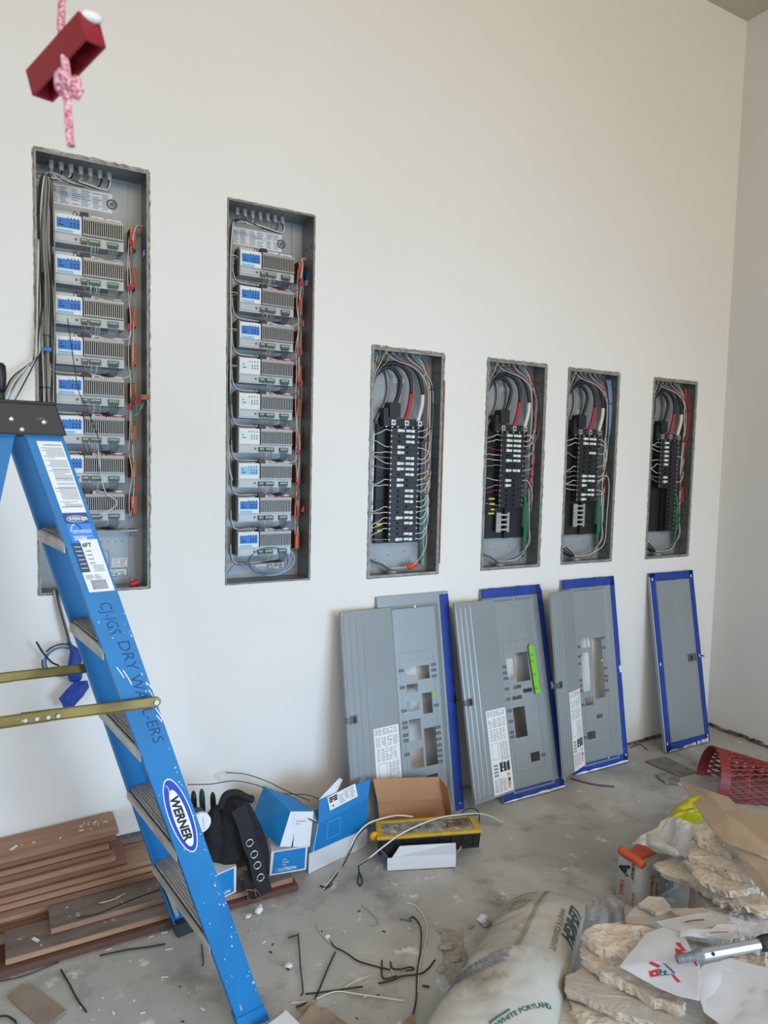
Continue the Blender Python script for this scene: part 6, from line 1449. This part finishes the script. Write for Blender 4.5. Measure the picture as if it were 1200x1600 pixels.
for (x0, y0, x1, y1) in ((232, 1465, 240, 1462), (252, 1458, 262, 1456), (258, 1484, 270, 1482), (252, 1527, 263, 1526), (165, 1485, 175, 1482), (12, 1531, 24, 1526)):
    a, b = atZ(x0, y0, .001), atZ(x1, y1, .001); single('plaster_chip', MB().tube([a, b], .0016, 5), M_tapew, 'small white sliver on the concrete in front of the boards', 'debris', 'white slivers by the boards')
# boards and plates on floor
def flatpiece(pts, th, m, label, cat, name, z=None, rough=.0015, group=None):
    return single(name, slab([atZ(x, y, th) for x, y in pts], th * .95, rough, .0004, .02, 55, 4, 10), m, label, cat, group)
flatpiece([(13, 1556), (35, 1537), (50, 1538), (104, 1578), (75, 1602), (60, 1600)], .006, mat('dusty_offcut', (150, 134, 118), .9, rgb2=(136, 122, 108), scale=10), 'dusty tan board offcut lying at the lower left corner', 'board', 'board_offcut')
flatpiece([(1008, 1189), (1040, 1182), (1090, 1206), (1062, 1213)], .004, mat('grey_plate', (104, 102, 96), .7, rgb2=(130, 126, 118), scale=14), 'thin dark grey square plate on the floor below the closed cover', 'plate', 'metal_plate')
flatpiece([(1024, 1210), (1040, 1207), (1062, 1216), (1058, 1224), (1040, 1222)], .008, mat('dried_mortar', (150, 146, 136), .95, rgb2=(120, 116, 108), scale=20, bump=.8), 'dried mortar patch beside the grey plate', 'mortar', 'mortar_patch', rough=.006)
flatpiece([(410, 1606), (447, 1579), (475, 1606)], .03, M_paper, 'white block corner poking into view at the bottom edge', 'block', 'white_block')
single('torn_paper', sheet([atZ(462, 1602, .006), atZ(545, 1602, .006), atZ(508, 1574, .012), atZ(486, 1572, .014)], 12, 8, .006, 16, .0012, 9), mat('brown_paper', (150, 130, 108), .85, rgb2=(132, 112, 92), scale=8, bump=.3), 'torn brown paper scrap at the bottom edge beside the white block', 'paper', None, True)
single('torn_paper', sheet([atZ(465, 1581, .004), atZ(480, 1580, .004), atZ(496, 1563, .012), atZ(487, 1561, .016)], 6, 6, .003, 20, .0012, 10), MATS['brown_paper'], 'small folded brown paper scrap above the larger torn one', 'paper', None, True)
single('torn_paper', sheet([atZ(626, 1604, .004), atZ(650, 1604, .004), atZ(646, 1584, .02), atZ(636, 1592, .02)], 6, 6, .003, 20, .0012, 12), MATS['brown_paper'], 'tan paper corner at the bottom edge left of the sack', 'paper', None, True)
# spilled mortar lumps beside the sack
for k, (x, y, s_) in enumerate(((700, 1480, .03), (690, 1515, .02), (712, 1500, .022), (688, 1455, .012), (760, 1445, .02), (735, 1448, .012))):
    chip(x, y, s_, 'dusty plaster crumb lying by the left side of the cement sack', mat('plaster_dust', (168, 160, 146), .95, rgb2=(146, 138, 124), scale=30, bump=.8), 'plaster crumbs by the sack', .25, k)
t_ = atZ(700, 1450, 0)
single('plaster_smear', slab([atZ(x, y, .003) for x, y in ((692, 1452), (722, 1455), (726, 1510), (712, 1545), (694, 1520))], .0028, .006, .0015, .015, 61, 4, 20), MATS['plaster_dust'], 'pale dried plaster smear on the floor left of the sack', 'mortar')

# ------------------------------------------------------------------ red block on its cord, close to the camera
O = V((.08973952, -1.95686581, 2.01243609)); vL = V((-.04316, .09206, -.02697)); vA = V((-.00569, .00525, .02701)); vB = V((.02122, .01066, .00241))
t = thing('cord_pull', 'dark red plastic block hanging on a knotted pink cord, top left', 'pull handle', V((.0774, -1.935, 1.9129)))
M_wine = mat('wine_red_plastic', (140, 26, 40), .45); M_wd = mat('deep_red_plastic', (92, 6, 14), .6)
m = MB()
e_ = .0028; uL, uA, uB = vL.normalized(), vA.normalized(), vB.normalized(); lL, lA, lB = vL.length, vA.length, vB.length
def bx3(l0, l1, a0, a1, b0, b1, k): 
    P_ = [O + uL * l + uA * a + uB * b for a in (a0, a1) for l, b in ((l0, b0), (l1, b0), (l1, b1), (l0, b1))]; m.hexa(P_, k)
# open channel: hollow towards O's lower face (a=0 is open)
bx3(0, lL, 0, lA, 0, e_, 0); bx3(0, lL, 0, lA, lB - e_, lB, 0); bx3(0, e_, 0, lA, e_, lB - e_, 0); bx3(lL - e_, lL, 0, lA, e_, lB - e_, 0); bx3(e_, lL - e_, lA - e_, lA, e_, lB - e_, 0)
blk = obj('block', m, M_wine, t, world=True)
m = MB(); c = O + uA * lA * 1.0 + uB * lB * .55 + uL * .001; m.ball(c + uA * .0, .012, 0, 10, 7, (1.0, .6, .5), .4, 3)
obj('white_end_cap', m, M_paper, blk, True, world=True)
M_cord = mat('pink_braid', (196, 100, 120), .8, rgb2=(240, 190, 200), scale=260, contrast=(.45, .55), bump=.4, bscale=300)
ctop = CAM + ray(97, 0) * (.80 / FPX); ctop2 = CAM + ray(95, 45) * (.775 / FPX); kn = CAM + ray(106, 130) * (.69 / FPX)
m = MB(); m.tube([V((ctop.x, ctop.y, ZT)), ctop, ctop2, kn], .0042, 10); cord = obj('cord', m, M_cord, t, True, world=True)
m = MB(); kr = .0085
m.tube([kn + AR * kr * math.sin(q * .4) + AU * kr * .8 * math.sin(q * .8 + .5) + AF * kr * .8 * math.cos(q * .4) for q in range(17)], .0046, 8); m.tube([kn, kn + AR * .006 - AU * .006, kn + AR * .012 - AU * .008, kn + AR * .009 - AU * .013, kn + AR * .002 - AU * .010], .0042, 8); m.ball(kn, .008, 0, 10, 8)
obj('knot', m, M_cord, t, True, world=True)
m = MB(); pts = [CAM + ray(x, y) * (.69 / FPX) for x, y in ((103, 138), (106, 170), (108, 200), (111, 228))]; m.tube(spl(pts, 4), .0040, 10); obj('cord_tail', m, M_cord, t, True, world=True)
